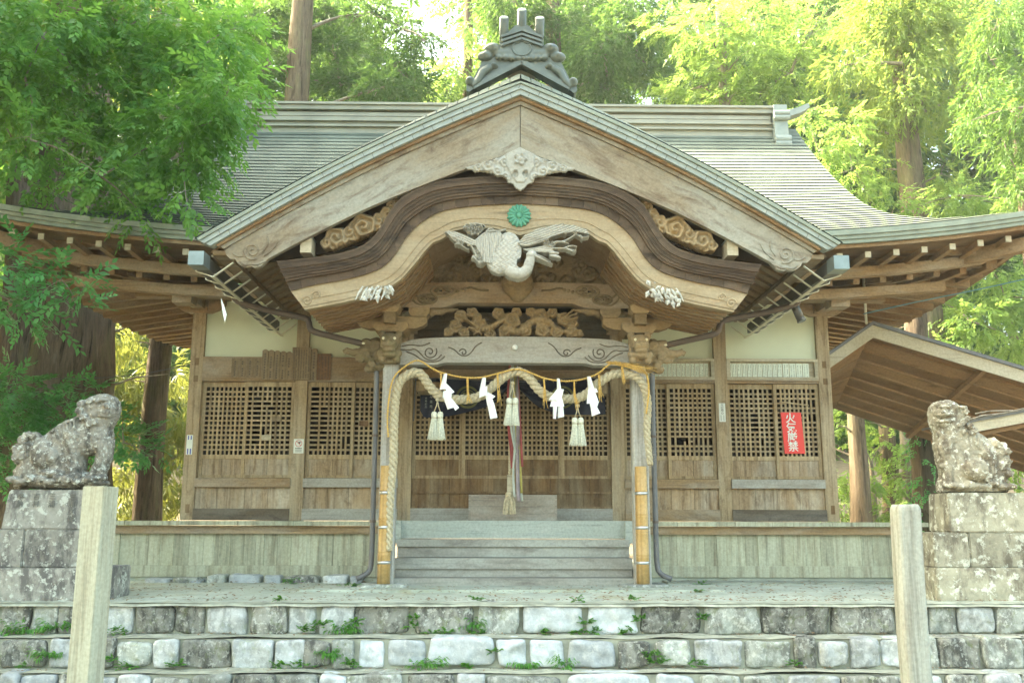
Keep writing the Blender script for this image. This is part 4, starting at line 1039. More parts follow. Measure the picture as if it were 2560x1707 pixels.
# dark infill, cloud carvings and block ends between the two gables
b = MB()
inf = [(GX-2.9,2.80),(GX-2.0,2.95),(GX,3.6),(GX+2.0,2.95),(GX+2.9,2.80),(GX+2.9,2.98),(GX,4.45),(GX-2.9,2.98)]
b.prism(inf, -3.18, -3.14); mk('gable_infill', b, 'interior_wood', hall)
for sx in (-1, 1):
    sw = [(1.72,3.16,.155,2.3,1,0),(2.02,3.035,.125,2.0,1,2),(1.55,3.24,.085,1.2,-1,1),(1.87,3.11,.07,1.2,-1,0),(1.62,3.06,.085,1.2,1,1),(1.86,2.985,.07,1.1,1,2),(2.12,2.985,.065,1.0,-1,0),(1.94,2.955,.075,1.1,1,1),(1.47,3.34,.07,1.0,1,1),(1.42,3.43,.055,1,1,0),(1.38,3.51,.045,1,1,0),(1.56,3.15,.07,1.1,1,1)]
    sw = [(a, b_+.012, r*1.16, t, d, p) for a, b_, r, t, d, p in sw]
    poly = [(1.30,3.25),(2.27,2.82),(2.27,3.22),(1.30,3.72)]
    b = relief(poly, -3.30, .10, lambda X, Z: swirl_field(X, Z, sw, -1), .0095, -.9)
    b.v = [(GX+sx*x, y, z) for x, y, z in b.v]
    if sx < 0: b.f = [q[::-1] for q in b.f]
    mk('cloud_carving', b, 'carved_wood', hall, True)
    b = MB(); b.box(GX+sx*2.33-.06, GX+sx*2.33+.06, -3.42, -3.0, 2.86, 3.03); e = mk('purlin_end', b, 'fascia_pale', hall)
    b = MB(); b.box(GX+sx*2.33-.07, GX+sx*2.33+.07, -3.44, -3.2, 3.032, 3.045); mk('purlin_cap', b, 'copper_pale', e)
# gable roof surface: courses parallel to the ridge, rolled down at the front verge
def yb(z, x):
    if z < 3.62: return -.06
    return float(np.interp(z, [3.5,3.9,4.4,5.0,5.6], [-1.8,-1.15,-.42,.35,1.0]))
ys = [(-3.63,-.005),(-3.58,.045),(-3.51,.10),(-3.42,.155),(-3.30,.21),(-3.05,.28),(-2.4,.34)]
for sx in (-1, 1):
    b = MB(); n = 30; rows = []
    for i in range(n):
        for a, h in ((3.47*(n-i)/n, 0), (3.47*(n-i-.06)/n+.0, .017), (3.47*(n-i-.94)/n, .017)): rows.append((max(a, 0), h))
    v = []
    for a, h in rows:
        z0 = Gz(a)
        pts = [(y, z0+dz*max(.12,1-.72*a/3.45)+h) for y, dz in ys]; e = yb(z0+.34*max(.12,1-.72*a/3.45), a); pts.append((e, z0+.34*max(.12,1-.72*a/3.45)+h))
        v += [(GX+sx*a, y, z) for y, z in pts]
    m = len(ys)+1
    f = [(j*m+k, j*m+k+1, (j+1)*m+k+1, (j+1)*m+k) for j in range(len(rows)-1) for k in range(m-1)]
    if sx > 0: f = [q[::-1] for q in f]
    b.add(v, f); mk('gable_roof', b, 'copper_roof', hall)
    # underside of the gable roof: boards, rafters and the side eave
    b = MB(); u0 = [(GX+sx*a, Gz(a)-.165) for a in np.linspace(.3, 3.36, 12)]
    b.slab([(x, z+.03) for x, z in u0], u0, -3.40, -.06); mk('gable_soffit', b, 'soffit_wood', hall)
    for k in range(14):
        y = -3.36+.245*k; b = MB()
        a0, a1 = 1.5, 3.18
        P = [(GX+sx*a, y, Gz(a)-.215) for a in (a0, a1)]
        b.bar(P[0], P[1], .15, .07); mk('gable_rafter', b, 'rafter_x', hall)
    b = MB(); b.box(min(GX+sx*3.18,GX+sx*3.33), max(GX+sx*3.18,GX+sx*3.33), -3.42, -.06, 2.825, 2.875); mk('gable_eave_board', b, 'beam_wood', hall)
    # box gutter with hook straps
    b = MB(); x0, x1 = GX+sx*3.36, GX+sx*3.50; xa, xb = min(x0,x1), max(x0,x1)
    b.box(xa, xb, -3.45, -.08, 2.66, 2.668); b.box(xa, xa+.008, -3.45, -.08, 2.668, 2.79); b.box(xb-.008, xb, -3.45, -.08, 2.668, 2.79)
    gt = mk('gutter', b, 'gutter_metal', hall)
    b = MB(); b.box(xa-.012, xb+.012, -3.66, -3.44, 2.65, 2.80); mk('gutter_end_box', b, 'gutter_box', gt)
    b = MB()
    for k in range(10):
        y = -3.42+.36*k; s0, s1 = (xa, xb) if sx < 0 else (xb, xa)
        b.bar((s0+sx*-.006*0,y,2.80),(s0,y,2.64),.042,.005,(1,0,0)); b.bar((s0,y,2.64),(GX+sx*3.31,y,2.58),.042,.006); b.bar((GX+sx*3.31,y,2.58),(GX+sx*3.10,y,2.74),.042,.006)
    b.bar((GX+sx*3.31,-3.45,2.578),(GX+sx*3.31,-.1,2.578),.045,.006)
    mk('gutter_strap', b, 'strip_metal', gt)
    # downpipe: from the gutter under the eave to the pillar, then to the ground
    b = MB()
    P = [(GX+sx*3.42,-2.25,2.66),(GX+sx*3.38,-2.24,2.58),(sx*2.95,-2.22,2.47),(sx*2.52,-2.2,2.40),(sx*2.48,-2.2,2.36),(sx*2.47,-2.2,2.27),(sx*2.42,-2.2,2.22),(sx*1.95,-2.17,2.12),(sx*1.72,-2.10,2.07)]
    b.tube(smooth_path(P, 40, 2), .038, 10)
    dp = mk('downpipe', b, 'pipe_brown', hall, True)
    b = MB(); P = [(sx*1.70,-2.08,2.06),(sx*1.66,-2.08,1.95),(sx*1.66,-2.08,0),(sx*1.66,-2.08,-.52),(sx*1.69,-2.1,-.60),(sx*1.82,-2.14,-.655)]
    b.tube(smooth_path(P, 60, 2), .032, 10); mk('pipe_section', b, 'pipe_grey', dp, True)
    b = MB()
    for z in (.98,-.02): b.tube([(sx*1.66,-2.08,z),(sx*1.66,-2.08,z+.03)], .037, 10)
    mk('pipe_collar', b, 'pipe_brown', dp)
# ------------------------------------------------------------------ demon tile of sheet metal on the gable peak with three rods
y = -3.30
half = [(0,5.18),(.10,5.13),(.32,5.0),(.60,4.80),(.63,4.82),(.63,4.95),(.55,4.97),(.50,5.08),(.44,5.20),(.47,5.26),(.42,5.33),(.34,5.36),(.25,5.36),(.235,5.49),(0,5.575)]
b = MB(); b.prism([(GX+.02+x, z) for x, z in half]+[(GX+.02-x, z) for x, z in half[::-1][1:-1]], y, y+.22)
oni = mk('ridge_ornament', b, 'copper_tile', hall)
b = MB(); cx = GX+.02
for sx in (-1, 1):
    for dx, z, rx, rz_, t in ((.33,5.33,.10,.068,.09),(.42,5.235,.09,.058,.075),(.32,5.115,.055,.032,.05),(.59,4.93,.055,.055,.07)):
        b.ell((cx+sx*dx,y,z),(rx,t,rz_)); b.ell((cx+sx*dx,y-t*.75,z+.005),(.034,.035,.024))
    b.ell((cx+sx*.22,y-.01,5.28),(.12,.05,.07)); b.tube([(cx+sx*p,y-.02,z) for p, z in ((.36,5.10),(.44,5.04),(.50,4.93),(.56,4.86))], [.045,.05,.04,.02], 8)
    for k in range(4): b.ell((cx+sx*(.04+.075*k),y-.02,5.205+.004*k),(.042,.045,.035))
b.box(cx-.22,cx+.22,y-.045,y+.02,5.22,5.42)
mk('ornament_relief', remeshed(b, .011, 2), 'copper_tile', oni, True)
b = MB(); n = 26; b.tube([(cx+.105*math.cos(2*math.pi*k/n), y-.05, 5.315+.085*math.sin(2*math.pi*k/n)+(.012 if 0 < k < n/2 and (k//2)%2 else 0)) for k in range(n+1)], .012, 6)
for d, e, yy in ((0,.016,-.055),(.045,.014,-.07),(.09,.02,-.085)):
    for sx in (-1, 1): b.bar((cx,y+yy+.02,5.43+d),(cx+sx*.235,y+yy+.02,5.345+d),.09,.022+e*.4,(0,0,1))
mk('ornament_moulding', b, 'copper_tile', oni)
b = MB(); b.prism([(cx+p, z) for p, z in ((-.25,5.45),(0,5.545),(.25,5.45),(.25,5.47),(.16,5.51),(.07,5.60),(-.07,5.60),(-.16,5.51),(-.25,5.47))], y-.06, y+.2); mk('ornament_cap', b, 'copper_tile', oni)
for dx, z0, z1 in ((-.205,5.43,5.635),(0,5.53,5.735),(.205,5.43,5.635)):
    b = MB(); b.tube([(cx+dx,y+.28,z0-.30),(cx+dx,y+.06,z0+.02),(cx+dx,y-.16,z1)], [.052,.052,.052], 18); rd = mk('ornament_rod', b, 'copper_tile', oni, True)
    d = (Vector((cx+dx,y-.16,z1))-Vector((cx+dx,y+.06,z0+.02))).normalized(); p = Vector((cx+dx,y-.16,z1))
    c = MB(); c.tube([p, p+d*.006], [.046,.046], 18); c.tube([p+d*.006, p+d*.010], [.030,.030], 18); mk('rod_cap', c, 'copper_pale', rd)
b = MB(); b.bar((cx-.0,y-.005,5.17),(cx-.55,y-.005,4.855),.05,.06); b.bar((cx,y-.005,5.17),(cx+.55,y-.005,4.855),.05,.06); mk('ornament_moulding', b, 'copper_tile', oni)
# ridge roll running back from the ornament
b = MB(); b.box(cx-.16,cx+.16,y+.2,.8,4.95,5.26); b.tube([(cx,y+.2,5.3),(cx,.9,5.3)], .09, 12); mk('gable_ridge', b, 'copper_pale', hall)
# ------------------------------------------------------------------ things hung on and standing by the porch
def sk(X, Y, y=-2.3): return (-1.6173+.001412*X, y, 2.8359-.001415*Y)      # rope sketch units to metres
def twisted(mb, path, r, strands=3, pitch=.16, sr=.62, n=8, taper=None, seed=0):
    P = resample(path, int(sum((Vector(a)-Vector(b_)).length for a, b_ in zip(path[:-1], path[1:]))/.018)+2)
    P = [Vector(p) for p in P]; L = 0
    paths = [[] for _ in range(strands)]; side = None
    for i, p in enumerate(P):
        t = (P[min(i+1,len(P)-1)]-P[max(i-1,0)]).normalized()
        if side is None: side = t.orthogonal().normalized()
        side = (side-t*side.dot(t)).normalized(); up = side.cross(t)
        if i: L += (p-P[i-1]).length
        for k in range(strands):
            a = 2*math.pi*(k/strands+L/pitch); rr_ = r*(1-sr)*1.12*(taper(i/len(P)) if taper else 1)
            paths[k].append(p+side*math.cos(a)*rr_+up*math.sin(a)*rr_)
    for q in paths: mb.tube(q, [r*sr*(taper(i/len(P)) if taper else 1) for i in range(len(q))], n)
def fuzz(mb, path, r, count, ln, rq, w=.0016):
    P = [Vector(p) for p in path]
    for _ in range(count):
        k = rq.randrange(len(P)-1); p = P[k].lerp(P[k+1], rq.random()); d = Vector((rq.uniform(-1,1), rq.uniform(-1,.2), rq.uniform(-1,1))).normalized()
        a = p+d*r*.8; b_ = a+(d+Vector((rq.uniform(-.8,.8),rq.uniform(-.3,.3),rq.uniform(-.8,.5)))).normalized()*rq.uniform(.4,1)*ln
        mb.tube([a, b_], [w, w*.5], 3)
rq = random.Random(5)
path = [sk(X,Y) for X, Y in [(130,2240),(128,2050),(126,1800),(150,1500),(140,1200),(150,960),(185,840),(305,775),(370,805),(430,910),(510,985),(600,1010),(740,1015),(870,985),(960,900),(1060,810),(1165,762),(1260,815),(1330,920),(1420,990),(1550,1005),(1680,1000),(1760,950),(1850,860),(1960,790),(2080,785),(2190,825),(2240,920),(2258,1050),(2240,1250),(2250,1400),(2262,1545)]]
sp = smooth_path(path, 160, 2)
rope = thing('straw_rope', 'thick twisted pale straw rope draped in two swags across the porch pillars', 'rope', (0,-2.3,1.4))
mb = MB(); twisted(mb, sp, .056, 3, .21, .50, 10, taper=lambda t: 1-.35*abs(2*t-1)**3)
fuzz(mb, sp, .050, 620, .05, rq); mk('rope_strands', mb, 'straw_pale', rope, True)
gold = thing('straw_rope', 'thin golden straw cord with hanging straw ends strung above the thick rope', 'cord', (0,-2.36,1.4))
gp = smooth_path([sk(X,Y,-2.37) for X, Y in [(105,1330),(90,1200),(100,1000),(128,830),(230,740),(310,690),(365,698),(450,760),(540,800),(700,835),(850,840),(1000,800),(1165,752),(1280,795),(1400,845),(1560,865),(1700,850),(1840,800),(1900,740),(1965,698),(2080,730),(2200,755),(2250,800),(2262,950),(2232,1130)]], 150, 2)
mb = MB(); twisted(mb, gp, .0125, 2, .06, .6, 6); fuzz(mb, gp, .008, 240, .055, rq, .0014)
for k in range(40):
    a = sk(rq.uniform(1900,2010), rq.uniform(690,715), -2.38); d = sk(rq.uniform(2180,2330), rq.uniform(745,815), -2.40)
    m_ = Vector(a).lerp(Vector(d), .5)+Vector((0,-.01,rq.uniform(0,.02))); mb.tube([a, m_, d], .0022, 3)
mk('cord_strands', mb, 'straw_gold', gold, True)
for cx, top, ln in ((525,800,150),(748,840,250),(1000,800,270),(1385,845,240),(1636,865,230),(1845,805,250),(2040,740,150)):
    mb = MB()
    for k in range(7): mb.tube([sk(cx+rq.uniform(-8,8), top, -2.38), sk(cx+rq.uniform(-6,16), top+ln*.5, -2.385), sk(cx+rq.uniform(-12,42), top+ln*rq.uniform(.75,1.05), -2.38)], [.0045,.0035,.003], 4)
    mk('hanging_straw', mb, 'straw_gold', gold)
# folded white paper streamers
def shide(segs, label, base):
    mb = MB(); y = -2.43
    for k, quad in enumerate(segs):
        v = [sk(X, Y, y-.012*(k%2)-.03*(j in (1,2))-.004*k) for j, (X, Y) in enumerate(quad)]
        c = [((v[0][i]+v[1][i])/2, (v[2][i]+v[3][i])/2) for i in range(3)]
        m0 = tuple(p[0] if i != 1 else p[0]-.018 for i, p in enumerate(c)); m1 = tuple(p[1] if i != 1 else p[1]-.018 for i, p in enumerate(c))
        vv = [v[0], m0, v[1], v[2], m1, v[3]]
        mb.add(vv+[(p[0], p[1]+.004, p[2]) for p in vv], [(0,1,4,5),(1,2,3,4),(6,11,10,7),(7,10,9,8),(0,6,7,1),(1,7,8,2),(2,8,9,3),(3,9,10,4),(4,10,11,5),(5,11,6,0)])
    return single('paper_streamer', mb, 'white_paper', label, 'paper streamer', base, 'folded white paper streamers on the golden cord')
shide([[(555,810),(582,812),(572,940),(520,945)],[(575,890),(645,965),(610,990),(560,930)],[(552,955),(625,945),(620,1010),(548,1010)],[(552,1005),(610,1000),(640,1095),(590,1108)],[(610,1000),(685,1095),(655,1118),(600,1030)]], 'leftmost folded white paper streamer, twisted out to the right', sk(570,1110,-2.43))
shide([[(872,842),(902,845),(898,950),(848,955)],[(850,945),(915,915),(912,990),(848,1010)],[(895,950),(982,1000),(945,1030),(900,990)],[(900,990),(950,1000),(970,1060),(915,1075)],[(915,1060),(970,1050),(1000,1175),(940,1185)]], 'longest white paper streamer, hanging left of the middle straw tassel', sk(940,1185,-2.43))
shide([[(1490,845),(1512,850),(1525,950),(1490,955)],[(1490,935),(1545,940),(1520,1030),(1420,1025)],[(1450,1000),(1530,1010),(1548,1080),(1432,1080)],[(1455,1060),(1490,1050),(1478,1185),(1455,1180)],[(1495,1050),(1535,1045),(1545,1165),(1495,1175)]], 'white paper streamer split in two tails right of the middle straw tassel', sk(1490,1185,-2.43))
shide([[(1740,828),(1768,832),(1800,940),(1752,945)],[(1745,935),(1812,930),(1826,960),(1745,985)],[(1742,975),(1805,960),(1832,1045),(1735,1055)],[(1755,1040),(1832,1040),(1815,1090),(1765,1090)],[(1765,1080),(1812,1075),(1842,1135),(1775,1160)]], 'rightmost white paper streamer, above the right straw tassel', sk(1790,1160,-2.43))
# straw tassels in pairs
def tassel(cx, knot, head, bottom, label, y=-2.36):
    root = thing('straw_tassel', label, 'tassel', sk(cx, bottom, y), 'pairs of straw tassels under the thick rope')
    mb = MB()
    for s_ in (-1, 1): mb.tube([sk(cx, knot, y), sk(cx+s_*8, (knot+head)/2, y), sk(cx+s_*26, head, y)], .006, 6)
    mb.ell(sk(cx, knot, y), (.025,.022,.022)); mk('tassel_cord', mb, 'straw_pale', root, True)
    for s_ in (-1, 1):
        hx = cx+s_*25; mb = MB(); c = sk(hx, head+25, y)
        mb.lathe(c, [(.004,.042),(.024,.036),(.034,.015),(.034,-.012),(.029,-.036)], 14); h = mk('tassel_head', mb, 'straw_white', root, True)
        mb = MB(); mb.tube([(c[0]+.031*math.cos(a),c[1]+.031*math.sin(a),c[2]-.034) for a in np.linspace(0,6.283,15)], .004, 5); mk('binding', mb, 'straw_pale', h)
        mb = MB(); z0 = c[2]-.03; zb = sk(0, bottom)[2]
        for k in range(130):
            a = rq.uniform(0, 6.283); r0 = rq.uniform(.006,.028); r1 = r0*rq.uniform(1.5,2.3); lean = s_*rq.uniform(0,.02)
            zz = zb+rq.uniform(-.012,.02); m_ = .55*r0+.45*r1
            mb.tube([(c[0]+r0*math.cos(a),c[1]+r0*math.sin(a),z0),(c[0]+m_*math.cos(a)+lean*.4,c[1]+m_*math.sin(a),(z0+zb)/2),(c[0]+r1*math.cos(a)+lean,c[1]+r1*math.sin(a),zz)], [.0042,.0048,.0032], 4, True)
        mk('tassel_skirt', mb, 'straw_white', root)
    return root
tassel(502, 1020, 1122, 1345, 'double straw tassel hanging at the left, lower than the middle one')
tassel(1122, 880, 1005, 1225, 'double straw tassel in the middle, highest of the three, in front of the bell rope')
tassel(1664, 1065, 1166, 1390, 'double straw tassel hanging at the right below the last paper streamer')
# bell rope with coloured cloths
br = thing('bell_rope', 'bell rope with faded red, white, yellow and mauve cloth strips and a wooden sleeve', 'bell rope', (0,-1.35,0))
def bk(X, Y, y=-1.35): return (-.2229+.000997*X, y, 1.515-.000992*Y)
mb = MB(); twisted(mb, [bk(190,-450),bk(185,0),bk(180,500),bk(178,950)], .022, 3, .1); mk('rope_strands', mb, 'straw_pale', br, True)
mb = MB(); c = bk(180,0); mb.box(c[0]-.036,c[0]+.036,-1.39,-1.32,bk(0,1170)[2],bk(0,950)[2]); mk('wooden_sleeve', mb, 'fascia_pale', br)
mb = MB(); c = bk(172,1190); mb.ell((c[0],c[1],c[2]-.005),(.05,.045,.035)); 
for k in range(90):
    a = rq.uniform(0,6.283); r0 = rq.uniform(.01,.04); s_ = -1 if rq.random() < .45 else 1
    mb.tube([(c[0]+r0*math.cos(a),c[1]+r0*math.sin(a),c[2]),(c[0]+r0*math.cos(a)+s_*.03,c[1]+r0*math.sin(a),c[2]-.10),(c[0]+r0*math.cos(a)+s_*.045+rq.uniform(-.01,.01),c[1]+r0*math.sin(a),c[2]-.255+rq.uniform(0,.02))], .0055, 4)
mk('rope_tassel', mb, 'straw_pale', br)
def strip(P, w, mat, y, tw=.5):
    Q = smooth_path([bk(X,Y,y) for X, Y in P], 26); mb = MB(); n = len(Q); v = []
    for i, q in enumerate(Q):
        a = tw*math.sin(i*.55+w*90); ww = w*(.55+.45*min(1, i/8))
        v += [(q[0]-ww/2*math.cos(a), q[1]-ww/2*math.sin(a), q[2]), (q[0], q[1]-.012*math.cos(i*.7), q[2]), (q[0]+ww/2*math.cos(a), q[1]+ww/2*math.sin(a), q[2])]
    o = len(v); v += [(p[0], p[1]+.003, p[2]) for p in v]
    f = []
    for i in range(n-1):
        for k in range(2): a = i*3+k; f += [(a,a+1,a+4,a+3),(a+o,a+3+o,a+4+o,a+1+o)]
        f += [(i*3,i*3+3,i*3+3+o,i*3+o),(i*3+2,i*3+2+o,i*3+5+o,i*3+5)]
    f += [(0,o,1+o,1),(1,1+o,2+o,2),(3*n-3,3*n-2,3*n-2+o,3*n-3+o),(3*n-2,3*n-1,3*n-1+o,3*n-2+o)]
    mb.add(v, f); mk('cloth_strip', mb, mat, br, True)
strip([(170,-500),(150,-100),(150,300),(185,600),(205,870)], .03, 'cloth_red', -1.40)
strip([(185,-500),(165,0),(190,400),(215,700),(225,870)], .035, 'cloth_red', -1.41)
strip([(265,-500),(290,0),(312,400),(335,850)], .032, 'cloth_red', -1.38)
strip([(200,-450),(170,0),(185,380),(250,680),(262,700)], .026, 'cloth_white', -1.43)
strip([(220,-450),(215,200),(245,620),(215,900),(235,1230)], .032, 'cloth_white', -1.42)
strip([(235,-450),(225,100),(248,420),(275,630)], .034, 'cloth_yellow', -1.41)
strip([(262,-480),(285,0),(290,500),(282,900),(300,1290)], .026, 'cloth_mauve', -1.40)
strip([(268,-480),(275,300),(262,800),(272,1150),(285,1280)], .03, 'cloth_mauve', -1.43)
strip([(255,-480),(282,100),(300,600),(325,1180)], .03, 'cloth_yellow', -1.37)
strip([(250,-450),(268,400),(262,760),(335,1280)], .03, 'cloth_white', -1.36)
# offering box with finger-jointed corners
ob = thing('offering_box', 'low weathered grey wooden offering box with finger joints on the porch floor', 'offering box', (0,-.8,0))
mb = MB(); mb.box(-.545,.545,-.97,-.945,0,.335); mk('front_board', mb, 'box_wood', ob)
for sx in (-1, 1):
    mb = MB(); mb.box(min(sx*.546,sx*.572),max(sx*.546,sx*.572),-.965,-.55,0,.335); sb = mk('side_board', mb, 'box_wood', ob)
    mb = MB()
    for k in range(8): mb.box(min(sx*.546,sx*.5725),max(sx*.546,sx*.5725),-.9725,-.9655,.012+.042*k,.03+.042*k)
    mk('finger_joint', mb, 'box_wood', sb)
mb = MB(); mb.box(-.545,.545,-.575,-.55,0,.335); mk('back_board', mb, 'box_wood', ob)
mb = MB()
for k in range(9): mb.box(-.545,.545,-.94+.04*k,-.918+.04*k,.29,.315)
mk('top_slat', mb, 'box_wood', ob)
# dark curtain with crests
def cuk(X, Y, y=-.3): return (-1.4581+.000667*X, y, 2.2048-.000662*Y)
cur = thing('curtain', 'dark navy shrine curtain gathered up in the middle behind the rope, with crests', 'curtain', (0,-.3,1.3))
BOT = [(-1.27,1.50),(-1.24,1.42),(-1.19,1.405),(-1.0,1.41),(-.75,1.45),(-.5,1.51),(-.22,1.62),(-.06,1.80),(.02,1.86),(.10,1.80),(.24,1.66),(.36,1.57),(.5,1.50),(.75,1.455),(1.0,1.45),(1.22,1.45),(1.30,1.46)]
def cf(u, v):
    x = -1.28+2.58*u; zb = float(np.interp(x, [p[0] for p in BOT], [p[1] for p in BOT])); zt = 1.935+.03*abs(2*u-1)**2
    g_ = max(0, 1-abs(x)/.7); fold = .018*math.sin(x*16+v*2)+.03*g_*math.sin(v*15+abs(x)*16)
    return (x, -.27+fold*(.3+v), zt+(zb-zt)*v)
mb = MB(); mb.grid(cf, 110, 26); mb2 = MB(); mb2.v = [(p[0], p[1]+.004, p[2]) for p in mb.v]; mb2.f = [q[::-1] for q in mb.f]; mb.join(mb2)
mk('cloth', mb, 'cloth_navy', cur, True)
for cx, cz in ((-.62,1.685),(.70,1.69)):
    mb = MB()
    for r0, w in ((.145,.016),(.10,.006)):
        n = 44; v = []
        for k in range(n):
            a = 2*math.pi*k/n
            for r_ in (r0-w, r0+w): v.append((cx+r_*math.cos(a), -.335, cz+r_*.98*math.sin(a)))
        mb.add(v, [(2*k,2*((k+1)%n),2*((k+1)%n)+1,2*k+1) for k in range(n)])
    for k in range(8):
        a = k*math.pi/4; mb.ell((cx+.06*math.cos(a),-.335,cz+.06*math.sin(a)),(.022,.003,.022))
    mb.ell((cx,-.336,cz),(.02,.004,.02)); mk('crest', mb, 'cloth_crest', cur)
mb = text_mb('午年里苑', .042, -1.125, -.335, 1.745, True, 1.55); mb.join(text_mb('米寿記念', .034, -1.195, -.335, 1.665, True, 1.18)); mk('lettering', mb, 'cloth_text', cur)
mb = MB(); twisted(mb, smooth_path([(-1.36,-.36,1.35),(-1.35,-.36,1.7),(-1.34,-.36,1.93)], 20), .012, 2, .05); twisted(mb, smooth_path([(-1.34,-.36,1.95),(-.7,-.37,1.93),(0,-.37,1.885),(.5,-.37,1.93),(1.3,-.36,1.96)], 60), .010, 2, .05); mk('curtain_cord', mb, 'pipe_grey', cur, True)
# split bamboo tubes strapped to the pillars
for sx, lab in ((-1, 'weathered tan bamboo tube strapped to the left porch pillar'), (1, 'golden streaked bamboo tube strapped to the right porch pillar')):
    x = sx*1.485+(-.01 if sx < 0 else -.015); root = thing('bamboo_tube', lab, 'bamboo tube', (x,-2.255,-.70), 'bamboo tubes strapped to the porch pillars')
    prof = []; nodes = [-.36,.02,.34] if sx < 0 else [-.39,-.12,.07,.34]; z = -.70; r0 = .074
    zs = sorted(set([-.70,.63]+[q+d for q in nodes for d in (-.02,-.008,0,.008,.02)]))
    for zz in zs:
        rr_ = r0-.004*(zz+.7)
        for q in nodes:
            if abs(zz-q) < .001: rr_ -= .004
            elif abs(abs(zz-q)-.008) < .001: rr_ += .005
        prof.append((rr_, zz))
    mb = MB(); mb.lathe((x,-2.255,0), prof, 22); mk('culm', mb, 'bamboo', root, True)
    for z in (.32,-.07,-.465):
        mb = MB(); mb.lathe((x,-2.255,0), [(.0775,z-.016),(.0775,z+.016)], 22); mk('metal_strap', mb, 'steel_band', root, True)
# ------------------------------------------------------------------ signs and plaques
def plate(mb, x0, x1, z0, z1, y, t=.008): return mb.box(x0, x1, y-t, y, z0, z1)
root = thing('fire_sign', 'bright red upright sign with white characters on the far right lattice door', 'sign', (3.97,.04,.95))
mb = MB(); v = [(3.845,1.53),(4.135,1.53),(4.165,.945),(3.875,.945)]; mb.prism(v, .022, .038); mk('board', mb, 'sign_red', root)
mb = text_mb('火気厳禁', .150, 3.99, .020, 1.44, True, .90, .002)
mb.v = [(p[0]+(1.24-p[2])*.052, p[1], p[2]) for p in mb.v]; mk('lettering', mb, 'sign_white', root)
root = thing('fire_notice', 'narrow pale paper notice with black brush writing on the post left of the red sign', 'notice', (3.0,0,1.4))
mb = MB(); plate(mb, 2.955, 3.045, 1.39, 1.655, -.001, .004); mk('paper', mb, 'sign_white', root)
mb = text_mb('火の用心', .042, 3.0, -.006, 1.63, True, .93); mk('lettering', mb, 'ink', root)
mb = MB()
for dx in (-.02,.02):
    for k in range(6): mb.box(2.996+dx, 3.004+dx, -.0065, -.0052, 1.405+.014*k, 1.414+.014*k)
mk('small_writing', mb, 'ink_soft', root)
root = thing('drone_ban_sign', 'white sign with red prohibition ring on the post between the left doors', 'sign', (-2.99,0,.93))
mb = MB(); plate(mb, -3.065, -2.925, .925, 1.125, -.001, .006); mk('board', mb, 'sign_white', root)
mb = MB(); n = 30; cx, cz = -2.995, 1.062
v = []
for k in range(n):
    a = 2*math.pi*k/n
    for r_ in (.041,.048): v.append((cx+r_*math.cos(a), -.0085, cz+r_*math.sin(a)))
mb.add(v, [(2*k,2*((k+1)%n),2*((k+1)%n)+1,2*k+1) for k in range(n)]); mb.bar((cx-.03,-.0088,cz+.03),(cx+.03,-.0088,cz-.03),.0065,.0008,(0,1,0)); mk('prohibition_ring', mb, 'red_line', root)
mb = MB(); mb.box(cx-.012,cx+.024,-.0082,-.0075,cz+.006,cz+.018); mb.box(cx-.004,cx+.03,-.0082,-.0075,cz+.0185,cz+.0225); mb.box(cx+.008,cx+.02,-.0082,-.0075,cz-.004,cz+.0055); mk('pictogram', mb, 'ink', root)
mb = MB()
for k in range(5): mb.box(cx-.045+.0185*k, cx-.031+.0185*k, -.0085, -.0075, .985, 1.0)
for k in range(3): mb.box(cx-.045, cx+.045, -.0085, -.0075, .968-.012*k, .972-.012*k)
mk('writing', mb, 'ink_soft', root)
root = thing('paper_charm', 'small white paper with blue bars on the left corner post of the hall', 'notice', (-4.52,0,.9))
mb = MB(); plate(mb, -4.565, -4.48, .90, 1.175, -.001, .004); mk('paper', mb, 'sign_white', root)
mb = MB()
for x in (-4.55,-4.512): mb.box(x, x+.018, -.0065, -.0055, .905, .985); mb.box(x, x+.018, -.0065, -.0055, 1.11, 1.165)
mk('printing', mb, 'blue_print', root)
# white name plaques above the right doors
pl0 = None
def writing(x0, x1, z0, z1, y, rq_, cols=3, cell=.0085):
    mb = MB(); w = (x1-x0)
    for c in range(cols):
        cx = x0+w*(c+.5)/cols; z = z1-.008
        while z > z0+.008:
            h = cell*rq_.uniform(.8,1.1)
            if rq_.random() > .14:
                ww = min(w/cols*.34, cell*.5)
                for q in range(3): mb.box(cx-ww*rq_.uniform(.5,1), cx+ww*rq_.uniform(.5,1), y-.0006, y, z-h*(.25+.3*q)-cell*.09, z-h*(.25+.3*q)+cell*.06)
                mb.box(cx-cell*.09, cx+cell*.09, y-.0007, y, z-h, z-h*.1)
            z -= h*1.25
    return mb
for (x0, x1, n, za, zb, lab, g_) in ((1.78,2.835,16,2.045,2.232,'narrow white name plaque above the doors just right of the porch pillar','white name plaques beside the right porch pillar'),
                              (3.105,3.905,11,2.045,2.235,'narrow white name plaque in the row above the far right doors','white name plaques above the far right doors'),
                              (3.91,4.295,4,2.028,2.242,'taller pale green name plaque at the right end above the far right doors','taller name plaques at the right end')):
    for k in range(n):
        a, c = x0+(x1-x0)*k/n+.005, x0+(x1-x0)*(k+1)/n-.005
        root = thing('name_plaque', lab, 'name plaque', ((a+c)/2, .05, za), g_)
        mb = MB(); plate(mb, a, c, za, zb, .049, .008); mk('board', mb, 'name_white', root)
        mk('writing', writing(a+.004, c-.004, za+.01, zb-.01, .0405, rq, 2, .011), 'ink_soft', root)
